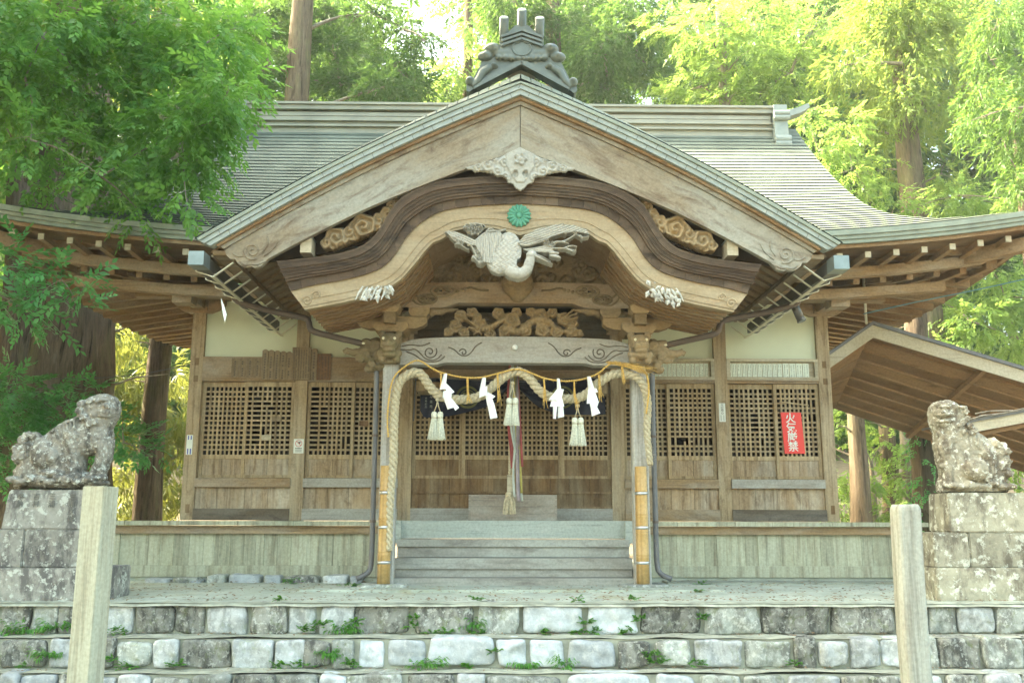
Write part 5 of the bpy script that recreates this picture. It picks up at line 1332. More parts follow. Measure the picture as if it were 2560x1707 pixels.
for k in range(2):
    a = -1.83+.075*k; root = thing('name_plaque', 'small pale plaque partly hidden behind the left porch pillar carving', 'name plaque', (a,.0,2.0), 'pale plaques behind the left pillar')
    mb = MB(); plate(mb, a, a+.068, 2.0, 2.12, .003, .008); mk('board', mb, 'name_white', root); mk('writing', writing(a+.004, a+.064, 2.004, 2.116, -.0055, rq), 'ink_soft', root)
# wooden donor boards above the left doors
def board(x0, x1, z0, z1, y, mat, label, group, point=0, cols=1, cell=.022, t=.02):
    root = thing('donor_board', label, 'wooden plaque', ((x0+x1)/2, y, z0), group)
    mb = MB(); m_ = (x0+x1)/2
    if point: mb.prism([(x0,z0),(x1,z0),(x1,z1-point),(m_+(x1-x0)*.25,z1-point*.2),(m_,z1),(m_-(x1-x0)*.25,z1-point*.2),(x0,z1-point)], y-t, y)
    else: mb.prism([(x0,z0),(x1,z0),(x1,z1),(x0,z1)], y-t, y)
    mk('board', mb, mat, root); mk('writing', writing(x0+.012, x1-.012, z0+.02, z1-point-.03, y-t-.0004, rq, cols, cell), 'ink_soft', root); return root
for k in range(5): board(-3.565+.0856*k, -3.565+.0856*k+.082, 1.965-.004*(k%2), 2.40-.008*k, .0, 'plaque_wood', 'narrow brown donor board with pointed top left of the wide board', 'narrow pointed donor boards', .02, 1, .030)
board(-3.137,-2.87,1.962,2.43,-.012,'plaque_wood','widest brown donor board with many written columns, nailed over the post',None,0,7,.018)
board(-2.868,-2.785,1.962,2.415,.0,'plaque_wood','narrow donor board with bold black writing right of the widest board',None,.01,1,.034)
board(-2.782,-2.585,1.962,2.34,.003,'plaque_red','short reddish donor board at the right end of the left row',None,0,4,.024)
for k in range(4): board(-4.0+.106*k, -4.0+.106*k+.10, 1.998, 2.275, .004, 'plaque_wood', 'pale worn blank board left of the pointed donor boards', 'pale worn boards above the left door', 0, 1, .028, .006)
# hanging bits under the gutters
mb = MB(); mb.prism([(-3.31,2.45),(-3.285,2.30),(-3.25,2.17),(-3.235,2.26),(-3.27,2.36)], -3.0, -2.996); single('foil_strip', mb, 'steel_band', 'silvery diamond strip dangling under the left gutter', 'hanging strip', (-3.27,-3.0,2.17))
root = thing('gutter_fitting', 'small grey tube lamp hanging below the right gutter', 'fitting', (3.45,-2.2,2.38))  # plain metal piece at the gutter, gives no light
mb = MB(); mb.tube([(3.39,-2.2,2.62),(3.46,-2.22,2.42)], .05, 14); mb.tube([(3.46,-2.22,2.42),(3.475,-2.225,2.385)], [.05,.058], 14); mk('housing', mb, 'gutter_metal', root, True)
mb = MB(); mb.tube([(3.476,-2.226,2.384),(3.477,-2.2265,2.381)], .05, 14); mk('lens', mb, 'gutter_box', root)  # flat end disc of the metal piece
# ------------------------------------------------------------------ foreground posts
root = thing('wooden_post', 'smooth square pale timber post in the left foreground', 'post', (-3.43,-5.6,-1.6))
mb = MB(); bm = bmesh.new(); bmesh.ops.create_cube(bm, size=1, matrix=Matrix.Translation((-3.425,-5.53,-.665))@Matrix.Rotation(R(-14),4,'Z')@Matrix.Diagonal((.195,.195,1.88,1)))
bmesh.ops.bevel(bm, geom=bm.edges[:], offset=.006, segments=2, affect='EDGES'); bm.verts.index_update(); mb.v = [tuple(v.co) for v in bm.verts]; mb.f = [tuple(v.index for v in f.verts) for f in bm.faces]; bm.free()
mk('shaft', mb, 'pale_post', root)
root = thing('wooden_post', 'weathered grey round-topped post with cracks in the right foreground', 'post', (3.14,-5.6,-1.6))
mb = MB(); n = 40; prof = []
zz = list(np.linspace(-1.6, .10, 26))+[.125,.14,.148]
v = []
for j, z in enumerate(zz):
    t = max(0, (z-.10)/.048)
    for k in range(n):
        a = 2*math.pi*k/n; q = (abs(math.cos(a))**4.5+abs(math.sin(a))**4.5)**(-1/4.5)
        cr = sum(.012*max(0, 1-abs(((a-c+math.pi)%6.283)-math.pi)/.035) for c in (4.35,4.8,5.1,4.0))
        rr_ = .104*q*(1-.16*t**2)-cr+.004*mnoise.noise(Vector((math.cos(a)*3,math.sin(a)*3,z*1.5)))
        v.append((3.14+rr_*math.cos(a)+.012*math.sin(z*2), -5.52+rr_*math.sin(a), z+(.006*mnoise.noise(Vector((math.cos(a)*5,math.sin(a)*5,9))) if j > 25 else 0)))
f = [(j*n+k, j*n+(k+1)%n, (j+1)*n+(k+1)%n, (j+1)*n+k) for j in range(len(zz)-1) for k in range(n)]+[tuple(range((len(zz)-1)*n, len(zz)*n))]
mb.add(v, f); mk('shaft', mb, 'grey_post', root)
# ------------------------------------------------------------------ guardian lion-dogs on stepped pedestals
def tier(name, x0, x1, y0, y1, z0, z1, mat, parent, taper=0, seed=0):
    bm = bmesh.new(); bmesh.ops.create_cube(bm, size=1, matrix=Matrix.Translation(((x0+x1)/2,(y0+y1)/2,(z0+z1)/2))@Matrix.Diagonal((x1-x0,y1-y0,z1-z0,1)))
    for q in bm.verts:
        if q.co.z > (z0+z1)/2: q.co.x += -taper if q.co.x > (x0+x1)/2 else taper; q.co.y += -taper if q.co.y > (y0+y1)/2 else taper
    bmesh.ops.bevel(bm, geom=bm.edges[:], offset=.012, segments=2, affect='EDGES'); bmesh.ops.triangulate(bm, faces=bm.faces[:]); bmesh.ops.subdivide_edges(bm, edges=bm.edges[:], cuts=5, use_grid_fill=True)
    off = Vector((seed*2.1,seed,0))
    for q in bm.verts: q.co += q.normal*.006*mnoise.fractal((q.co+off)*9, .8, 2, 3)
    bm.verts.index_update(); mb = MB(); mb.v = [tuple(q.co) for q in bm.verts]; mb.f = [tuple(q.index for q in f.verts) for f in bm.faces]; bm.free()
    return mk(name, mb, mat, parent)
pL = thing('pedestal', 'stepped dark stone pedestal with carved writing under the left guardian statue', 'pedestal', (-4.9,-3.4,-.78))
tier('base_block', -6.3, -4.08, -3.72, -3.0, -.80, -.46, 'pedestal_stone', pL, 0, 1)
for xa, xb in ((-6.1,-4.93),(-4.925,-4.27)): tier('middle_block', xa, xb, -3.64, -3.1, -.46, -.092, 'pedestal_stone', pL, 0, 2+xb)
top = tier('top_block', -5.18, -4.27, -3.62, -3.14, -.09, .305, 'pedestal_stone', pL, .03, 5)
for x, s in ((-4.50,'三浦亘作'),(-4.70,'三浦'),(-4.86,'吉村'),(-5.02,'奉納')):
    mb = text_mb(s, .072, x, -3.613, .235, True, 1.05, 0, .004); mb.v = [(p[0], p[1]+(p[2]-.1)*.06, p[2]) for p in mb.v]; mk('carved_writing', mb, 'engraved', top)
pR = thing('pedestal', 'stepped pale lichen covered stone pedestal under the right guardian statue', 'pedestal', (4.95,-3.4,-.78))
tier('base_block', 4.22, 6.4, -3.66, -3.0, -.80, -.45, 'pedestal_pale', pR, 0, 6); 
for xa, xb in ((4.24,4.60),(4.605,6.2)): tier('middle_block', xa, xb, -3.60, -3.1, -.45, -.10, 'pedestal_pale', pR, 0, 7+xa)
tier('top_block', 4.42, 5.30, -3.60, -3.12, -.098, .30, 'pedestal_pale', pR, .012, 9)
# each figure: traced side outline inflated to its real thickness, with mane, face and limbs modelled on it and fused
def inflate(mb, outline, holes, fn, D, Rr, step, dy0=0):
    P = np.array([(q[0], q[2]) for q in (fn(X, Y) for X, Y in outline)]); hs = [np.array([(q[0], q[2]) for q in (fn(X, Y) for X, Y in h)]) for h in holes]
    y0 = fn(0,0)[1]+dy0; x = np.arange(P[:,0].min()-step, P[:,0].max()+step, step); z = np.arange(P[:,1].min()-step, P[:,1].max()+step, step)
    X, Z = np.meshgrid(x, z); m = in_poly(X, Z, [tuple(p) for p in P]); d = np.full(X.shape, 9.0)
    for poly in [P]+hs:
        for a, b_ in zip(poly, np.roll(poly, -1, axis=0)):
            e = b_-a; t = np.clip(((X-a[0])*e[0]+(Z-a[1])*e[1])/max(e@e, 1e-9), 0, 1); d = np.minimum(d, np.hypot(X-a[0]-t*e[0], Z-a[1]-t*e[1]))
    for h in hs: m &= ~in_poly(X, Z, [tuple(p) for p in h])
    hgt = D*np.sqrt(np.clip(1-(1-np.minimum(d/Rr, 1))**2, .02, 1)); idx = -np.ones(X.shape, int); pts = np.argwhere(m); idx[m] = np.arange(len(pts)); n = len(pts)
    v = [(float(X[i,j]), float(y0-hgt[i,j]), float(Z[i,j])) for i, j in pts]+[(float(X[i,j]), float(y0+hgt[i,j]), float(Z[i,j])) for i, j in pts]; f = []
    c = m[:-1,:-1]&m[1:,:-1]&m[:-1,1:]&m[1:,1:]; ok = lambda i, j: 0 <= i < c.shape[0] and 0 <= j < c.shape[1] and c[i,j]
    for i, j in np.argwhere(c):
        a, b_, e, g = (int(q) for q in (idx[i,j], idx[i,j+1], idx[i+1,j+1], idx[i+1,j])); f += [(a,b_,e,g),(g+n,e+n,b_+n,a+n)]
        if not ok(i-1,j): f.append((b_,a,a+n,b_+n))
        if not ok(i+1,j): f.append((g,e,e+n,g+n))
        if not ok(i,j-1): f.append((a,g,g+n,a+n))
        if not ok(i,j+1): f.append((e,b_,b_+n,e+n))
    mb.add(v, f)
def carve_tools(fn, k):
    b = MB()
    def E(X, Y, rx, rz_, ry, dy=0, ang=0): b.ell(fn(X,Y,dy), (rx*k,ry,rz_*k), Matrix.Rotation(R(ang),3,'Y'), 16, 10)
    def T(P, r, dy=None): b.tube([fn(q[0],q[1],(q[2] if len(q) > 2 else dy)) for q in P], [x*k for x in r] if hasattr(r,'__len__') else r*k, 8)
    def S(X, Y, r, dy, cw=1, t=1.5, w=9): b.tube([fn(X+(q[0])*1, Y+(q[2])*1, dy) for q in spiral_path((0,0), r, t, 0, 0, cw, 26)], w*k, 6)
    return b, E, T, S
def sL(X, Y, dy=0): return (-5.4473+.001201*X, -3.38+dy, 1.4047-.001102*Y)
b, E, T, S = carve_tools(sL, .00115)
outL = [(860,105),(940,92),(1010,110),(1045,160),(1058,240),(1045,310),(1020,370),(1000,420),(1015,490),(1025,560),(1020,640),(1015,720),(990,800),(968,860),(970,985),(212,985),(200,850),(190,820),(225,770),(235,700),(205,640),(225,580),(265,490),(330,480),(375,470),(425,490),(500,420),(560,370),(620,330),(700,320),(742,335),(720,280),(725,220),(760,170),(830,145)]
inflate(b, outL, [[(798,690),(892,665),(884,720),(852,815),(802,822)]], sL, .165, .16, .011)
E(640,930,400,58,.225); E(470,650,150,150,.20,-.03); E(480,690,110,120,.12,-.12); E(560,690,62,80,.07,-.17); E(575,845,120,36,.08,-.16); E(880,230,150,125,.15,-.03); E(930,150,100,55,.13,-.06); E(975,255,72,85,.12,-.09)
E(935,165,85,16,.04,-.165); E(912,182,20,16,.025,-.185); E(1008,190,16,14,.02,-.16); E(992,218,34,26,.05,-.185); E(1015,238,20,16,.03,-.18); E(960,272,78,15,.05,-.16); E(955,310,72,17,.05,-.145); E(890,300,44,40,.06,-.15)
for X, Y, r in ((775,200,38),(765,262,40),(800,320,40),(850,352,36),(905,372,32),(845,175,34),(860,390,34)): E(X,Y,r*1.15,r,.06,-.14); S(X,Y,r*.85,-.20,1,1.5,7)
T([(720,470),(700,560),(722,650),(728,760),(735,850)], [90,75,58,52,58], -.12); E(775,868,82,32,.07,-.14); E(745,880,30,20,.03,-.20); E(800,880,30,20,.03,-.20)
T([(960,540),(955,650),(940,760),(935,870)], [60,70,64,62], -.03); E(950,882,70,32,.07,-.07)
for i in range(6): T([(560+32*i,420-18*i),(600+26*i,500-16*i),(610+22*i,580-10*i)], [6,11,5], -.165)
for i in range(5): T([(520+50*i,470-34*i),(560+50*i,440-32*i)], [10,12], -.155)
for X, Y, r in ((300,545,62),(262,630,60),(330,500,45),(385,505,42),(262,705,55),(318,690,60),(345,610,62)): E(X,Y,r,r,.09,-.10); S(X,Y,r*.75,-.185,-1,1.4,8)
for i in range(9): E(260+80*i, 905+22*math.sin(i*2), 60, 30, .07, -.19); T([(250+80*i,930),(290+80*i,905),(320+80*i,925)], 10, -.235)
root = thing('guardian_statue', 'dark lichen spotted stone lion-dog seated on the left pedestal, facing right', 'statue', (-4.7,-3.4,.305), 'pair of stone guardian lion-dogs')
mk('body', remeshed(b, .0085, 1, .008, 34, 7), 'statue_stone', root, True)
def sR(X, Y, dy=0): return (3.8836+.001033*X, -3.36+dy, 1.361-.001116*Y)
b, E, T, S = carve_tools(sR, .00107)
outR = [(560,90),(640,68),(710,85),(760,120),(820,150),(845,220),(845,300),(880,315),(960,360),(1030,410),(1085,450),(1130,410),(1165,440),(1195,470),(1260,465),(1262,520),(1275,620),(1275,760),(1230,830),(1240,900),(1240,950),(540,955),(535,880),(545,840),(575,800),(570,720),(550,660),(545,560),(530,520),(545,450),(540,380),(525,330),(508,270),(510,190),(525,130)]
inflate(b, outR, [], sR, .18, .15, .011)
E(880,925,345,34,.225); E(665,180,140,110,.15,-.05); E(640,128,110,46,.14,-.07); E(590,205,72,58,.12,-.10); E(592,228,76,20,.08,-.155); E(600,285,84,22,.09,-.13); E(612,315,80,28,.09,-.10); E(770,230,78,90,.14,-.04)
E(585,152,56,14,.04,-.19); E(700,150,52,14,.04,-.18); E(575,172,18,14,.02,-.20); E(690,172,18,14,.02,-.19); E(560,200,26,22,.04,-.20); E(785,158,52,24,.06,-.15)
for X, Y, r in ((800,205,32),(812,265,32),(770,300,34),(720,330,32),(830,330,34),(880,370,36),(830,400,34),(760,390,34)): E(X,Y,r*1.15,r,.06,-.14); S(X,Y,r*.85,-.20,-1,1.5,7)
T([(640,430),(600,540),(612,650),(612,760),(600,860)], [95,80,60,58,60], -.11); E(600,878,80,30,.07,-.14)
E(850,735,150,118,.10,-.16); E(848,735,128,105,.09,-.21); E(980,640,170,170,.19,-.03); E(1060,830,130,90,.14,-.05); E(770,890,170,34,.10,-.16)
T([(950,560),(1010,660),(1000,760),(930,840)], [70,60,50,60], -.17)
for i in range(5): T([(880+34*i,400+30*i),(870+36*i,470+26*i),(900+34*i,540+22*i)], [6,12,5], -.185)
for X, Y, r in ((1140,560,55),(1180,650,60),(1130,700,55),(1190,760,55),(1110,500,45),(1200,560,45)): E(X,Y,r,r,.10,-.10); S(X,Y,r*.75,-.19,1,1.4,8)
for i in range(8): E(590+85*i, 885+16*math.sin(i*2.2), 62, 28, .07, -.19)
for i in range(6): E(556+10*math.sin(i*2), 400+60*i, 26, 30, .05, -.10)
root = thing('guardian_statue', 'pale weathered stone lion-dog on the right pedestal, head turned left, spiky tail', 'statue', (4.85,-3.4,.30), 'pair of stone guardian lion-dogs')
mk('body', remeshed(b, .0085, 1, .008, 34, 12), 'statue_pale', root, True)
mb = MB(); mb.bar((5.22,-3.72,.47),(5.75,-3.70,.60),.05,.06); mb.ell((5.25,-3.72,.475),(.06,.035,.04)); single('broken_branch', remeshed(mb,.014,2,.01,20), 'limb_bark', 'stub of dead branch poking in beside the right statue', 'branch', (5.4,-3.7,.3))
# ------------------------------------------------------------------ roofed corridor right of the hall
cor = thing('side_canopy', 'slanting boarded canopy roof with pale fascia joined to the right of the hall', 'canopy', (6.8,1.2,-.8))
PK = (5.40,.40,2.92); LF = (4.68,.40,2.43); RT = (9.4,.40,1.70)
BK = (4.85,2.3,1.86); BR = (9.6,2.6,.62)
def quad_slab(mb, P, t, dz=0):
    v = [(p[0],p[1],p[2]+dz) for p in P]+[(p[0],p[1],p[2]+dz-t) for p in P]
    mb.add(v, [(0,1,2,3),(7,6,5,4),(0,4,5,1),(1,5,6,2),(2,6,7,3),(3,7,4,0)])
PB = (5.45,2.3,1.95)
mb = MB(); quad_slab(mb, [LF,PK,PB,BK], .03, .0); quad_slab(mb, [PK,RT,BR,PB], .03, 0); mk('roof_sheet', mb, 'gutter_metal', cor)
for nm, A, B in (('fascia_board', LF, PK), ('fascia_board', PK, RT)):
    mb = MB(); a, c = Vector(A), Vector(B); dx = .0
    v = [(a.x,.37,a.z-.035),(c.x,.37,c.z-.035),(c.x,.37,c.z-.225),(a.x,.37,a.z-.225)]
    v += [(p[0],.40,p[2]) for p in v]; mb.add(v, [(3,2,1,0),(4,5,6,7),(0,1,5,4),(1,2,6,5),(2,3,7,6),(3,0,4,7)]); mk(nm, mb, 'fascia_pale', cor)
    mb = MB(); v = [(a.x,.34,a.z+.02),(c.x,.34,c.z+.02),(c.x,.34,c.z-.033),(a.x,.34,a.z-.033)]; v += [(p[0],.46,p[2]) for p in v]; mb.add(v, [(3,2,1,0),(4,5,6,7),(0,1,5,4),(1,2,6,5),(2,3,7,6),(3,0,4,7)]); mk('metal_edge', mb, 'pipe_grey', cor)
mb = MB(); n = 9
def lerp3(p, q, t): return tuple(a+(c-a)*t for a, c in zip(p, q))
for k in range(n):
    t0, t1 = (k+.02)/n, (k+.98)/n
    A, B, C_, D = lerp3(PK,PB,t0), lerp3(RT,BR,t0), lerp3(RT,BR,t1), lerp3(PK,PB,t1)
    st_ = .012*(k%2); quad_slab(mb, [A,B,C_,D], .02, -.08-st_)
    A, B, C_, D = lerp3(LF,BK,t0), lerp3(PK,PB,t0), lerp3(PK,PB,t1), lerp3(LF,BK,t1); quad_slab(mb, [A,B,C_,D], .02, -.08-st_)
mk('soffit_board', mb, 'corridor_soffit', cor)
for k in range(1, n):
    t0, t1 = (k-.05)/n, (k+.05)/n; mb = MB(); quad_slab(mb, [lerp3(PK,PB,t0), lerp3(RT,BR,t0), lerp3(RT,BR,t1), lerp3(PK,PB,t1)], .03, -.11); mk('soffit_batten', mb, 'fascia_pale' if False else 'corridor_soffit', cor)
mb = MB(); a = lerp3(PK,RT,.42); c = lerp3(PB,BR,.30); mb.bar((a[0],a[1]+.02,a[2]-.15),(c[0],c[1],c[2]-.15),.09,.07); mk('batten', mb, 'corridor_soffit', cor)
mb = MB(); mb.box(8.6,8.74,1.4,1.54,-.8,1.6); mk('canopy_post', mb, 'post_wood', cor)
mb = MB(); mb.tube([(4.80,-.9,3.42),(5.29,.33,2.90)], .018, 8); single('stay_pipe', mb, 'strip_metal', 'thin pale pipe running from the eaves down to the side canopy', 'pipe', (5.29,.33,2.90))
sh = thing('shed_roof', 'edge of a small board roof with twigs on it behind the right statue', 'shed roof', (6.2,-2.4,.3))
mb = MB(); v0 = [(5.30,-2.3,1.17),(6.9,-2.3,1.47),(6.9,-1.2,1.49),(5.30,-1.2,1.19)]; quad_slab(mb, v0, .03); mk('roof_sheet', mb, 'gutter_metal', sh)
mb = MB(); quad_slab(mb, [(5.30,-2.28,1.14),(6.9,-2.28,1.44),(6.9,-2.24,1.44),(5.30,-2.24,1.14)], .12); mk('fascia_board', mb, 'fascia_pale', sh)
mb = MB(); quad_slab(mb, [(5.36,-2.2,1.02),(6.9,-2.2,1.32),(6.9,-1.3,1.33),(5.36,-1.3,1.03)], .05); mk('soffit_board', mb, 'corridor_soffit', sh)
mb = MB(); mb.box(6.6,6.72,-1.9,-1.78,-.8,1.3); mk('shed_post', mb, 'post_wood', sh)
mb = MB()
for P in ([(5.28,-2.3,1.16),(5.5,-2.33,1.23),(5.8,-2.31,1.27),(6.2,-2.3,1.36)],[(5.45,-2.3,1.26),(5.62,-2.32,1.29),(5.9,-2.3,1.30)],[(5.5,-2.3,1.24),(5.7,-2.34,1.25)]): mb.tube(P, .010, 5)
single('fallen_twigs', mb, 'limb_bark', 'dry twigs lying on the small roof edge behind the right statue', 'twigs', (5.7,-2.3,1.2), smooth=True)
# cables
def cable(P, label, mat, r=.008):
    Q = smooth_path(P, 40, 2); mb = MB(); mb.tube(Q, r, 6); single('cable', mb, mat, label, 'cable', Q[0], smooth=True)
cable([(4.9,-.55,2.85),(5.6,-.8,2.98),(6.4,-1.1,3.10),(7.6,-1.5,3.34),(9,-2,3.7)], 'thin blue green cable slanting up under the right eaves', 'cable')
cable([(-4.55,.0,2.18),(-5.6,.5,2.08),(-6.6,.8,2.08),(-8.2,1.2,2.14),(-11,2,2.4)], 'thin dark cable sagging left from the corner post past the big trunk', 'cable_dark', .006)
# ------------------------------------------------------------------ trees
npr = np.random.default_rng(7)
def spray_broad(n=10, L=.30, ll=.105, lw=.046, droop=.25):
    q = []
    for k in range(n):
        t = (k+.6)/n; s_ = 1 if k % 2 else -1; a = s_*R(52-18*t)+npr.normal(0,.15); b_ = np.array([L*t, 0, -droop*L*t*t])
        if k == n-1: a = 0
        d = np.array([math.cos(a), math.sin(a), -.28+npr.normal(0,.2)]); d /= np.linalg.norm(d)
        w = np.cross(d, [0,0,1]); w /= np.linalg.norm(w); l_ = ll*npr.uniform(.75,1.15); m = b_+d*l_*.45
        q.append([b_, m-w*lw/2+[0,0,.006], b_+d*l_, m+w*lw/2+[0,0,.006]])
    return np.array(q)
def spray_cedar(n=16, L=.34, ll=.14, lw=.030, droop=.5):
    q = []
    for k in range(n):
        t = (k+.3)/n; a = npr.uniform(0, 2*math.pi); b_ = np.array([L*t, 0, -droop*L*t*t])
        d = np.array([.85, .5*math.cos(a), .5*math.sin(a)-.25*t]); d /= np.linalg.norm(d)
        w = np.cross(d, npr.normal(size=3)); w /= np.linalg.norm(w); l_ = ll*npr.uniform(.7,1.2)
        q.append([b_-w*lw*.3, b_+d*l_*.5-w*lw/2, b_+d*l_, b_+d*l_*.5+w*lw/2])
    return np.array(q)
def spray_blade(n=12, L=.3, ll=.17, lw=.022):
    q = []
    for k in range(n):
        t = k/n; a = npr.uniform(0, 2*math.pi); b_ = np.array([L*t, 0, 0]); d = np.array([.55, .6*math.cos(a), .6*math.sin(a)-.35]); d /= np.linalg.norm(d)
        w = np.cross(d, [0,0,1]); w /= np.linalg.norm(w)+1e-9; m = b_+d*ll*.4
        q.append([b_, m-w*lw/2, b_+d*ll-[0,0,.03], m+w*lw/2])
    return np.array(q)
def clump_sprays(cl, dens, droop=.35, flat=.8, scale=1.0, spread=.35, inner=.35):
    C, Ms = [], []
    for x, y, z, r in cl:
        n = max(8, int(dens*r*r)); d = npr.normal(size=(n,3)); d /= np.linalg.norm(d, axis=1)[:,None]
        rad = r*(inner+(1-inner)*npr.random(n)**.6)*(1+.25*np.sin(d[:,0]*4+d[:,1]*3+x)*np.cos(d[:,2]*5))
        P = np.array([x,y,z])+d*rad[:,None]*np.array([1.15,1.15,flat])
        ax = d*np.array([1,1,.45])+npr.normal(size=(n,3))*spread; ax[:,2] -= droop; ax /= np.linalg.norm(ax, axis=1)[:,None]
        up = np.array([0,0,1.])+npr.normal(size=(n,3))*.35; sd = np.cross(up, ax); sd /= np.linalg.norm(sd, axis=1)[:,None]; up = np.cross(ax, sd)
        s_ = scale*npr.uniform(.75,1.25,n)
        C.append(P); Ms.append(np.stack([ax,sd,up], axis=2)*s_[:,None,None])
    return np.concatenate(C), np.concatenate(Ms)
def trunk_mb(base, height, r0, r1, lean=(0,0), flare=1.5, seed=0, n=22, segs=26, rough=.12):
    mb = MB(); v = []
    for j in range(segs+1):
        t = j/segs; z = base[2]+height*t; rr_ = (r0+(r1-r0)*t)*(1+(flare-1)*math.exp(-t*height/1.1))
        cx = base[0]+lean[0]*t+.10*r0*math.sin(t*9+seed); cy = base[1]+lean[1]*t
        for k in range(n):
            a = 2*math.pi*k/n; nn = mnoise.fractal(Vector((math.cos(a)*2.2, math.sin(a)*2.2, z*.25+seed*7)), .8, 2, 4)
            rr2 = rr_*(1+rough*nn+rough*.6*math.sin(a*7+seed+z*.3)*math.exp(-t*3)); v.append((cx+rr2*math.cos(a), cy+rr2*math.sin(a), z))
    f = [(j*n+k, j*n+(k+1)%n, (j+1)*n+(k+1)%n, (j+1)*n+k) for j in range(segs) for k in range(n)]+[tuple(range(segs*n, (segs+1)*n))]
    return mb.add(v, f)
def limbs_mb(origin_fn, cl, r0, rq_, twigs=3):
    mb = MB()
    done = []
    for x, y, z, r in sorted(cl, key=lambda c: (Vector(origin_fn(*c[:3]))-Vector(c[:3])).length):
        o = Vector(origin_fn(x, y, z)); e = Vector((x,y,z)); 
        if done:
            q_ = min(done, key=lambda p: (p-e).length)
            if (q_-e).length < .8*(o-e).length: o = q_
        done.append(e); m_ = o.lerp(e,.5)+Vector((rq_.uniform(-.3,.3),rq_.uniform(-.3,.3),rq_.uniform(.0,.5)))*min(1,(e-o).length*.25)
        P = smooth_path([tuple(o), tuple(m_), tuple(e)], 8, 2); L = (e-o).length; q = r0*min(1,.35+L*.12)
        mb.tube(P, [q*(1-.75*i/7) for i in range(8)], 6, False)
        for _ in range(twigs):
            d = Vector((rq_.uniform(-1,1),rq_.uniform(-1,1),rq_.uniform(-.6,.7))).normalized()*r*rq_.uniform(.6,1.0)
            s0 = e.lerp(o, rq_.uniform(0,.35)); mb.tube([s0, s0+d*.5+Vector((0,0,.06*r)), s0+d], [q*.30,q*.2,q*.07], 5, False)
    return mb
def tree(name, label, base, height, r0, r1, cl, spray, dens, leaf, bark='trunk_bark', group=None, lean=(0,0), droop=.35, scale=1.0, limb=.07, flat=.8, seed=1, flare=1.5, cat='tree', twigs=3, trunk=True):
    root = thing(name, label, cat, base, group); rq_ = random.Random(seed)
    if trunk: mk('trunk', trunk_mb(base, height, r0, r1, lean, flare, seed), bark, root, True)
    def of(x, y, z):
        t = min(1, max(.05, (z-base[2]-.45*math.hypot(x-base[0], y-base[1]))/max(height,.1))); return (base[0]+lean[0]*t, base[1]+lean[1]*t, base[2]+height*t)
    lb = limbs_mb(of, cl, limb, rq_, twigs); mk('limbs', lb, 'limb_bark', root, True)
    C, Ms = clump_sprays(cl, dens, droop, flat, scale); leaves_mesh('crown', C, Ms, leaf, root, spray); return root
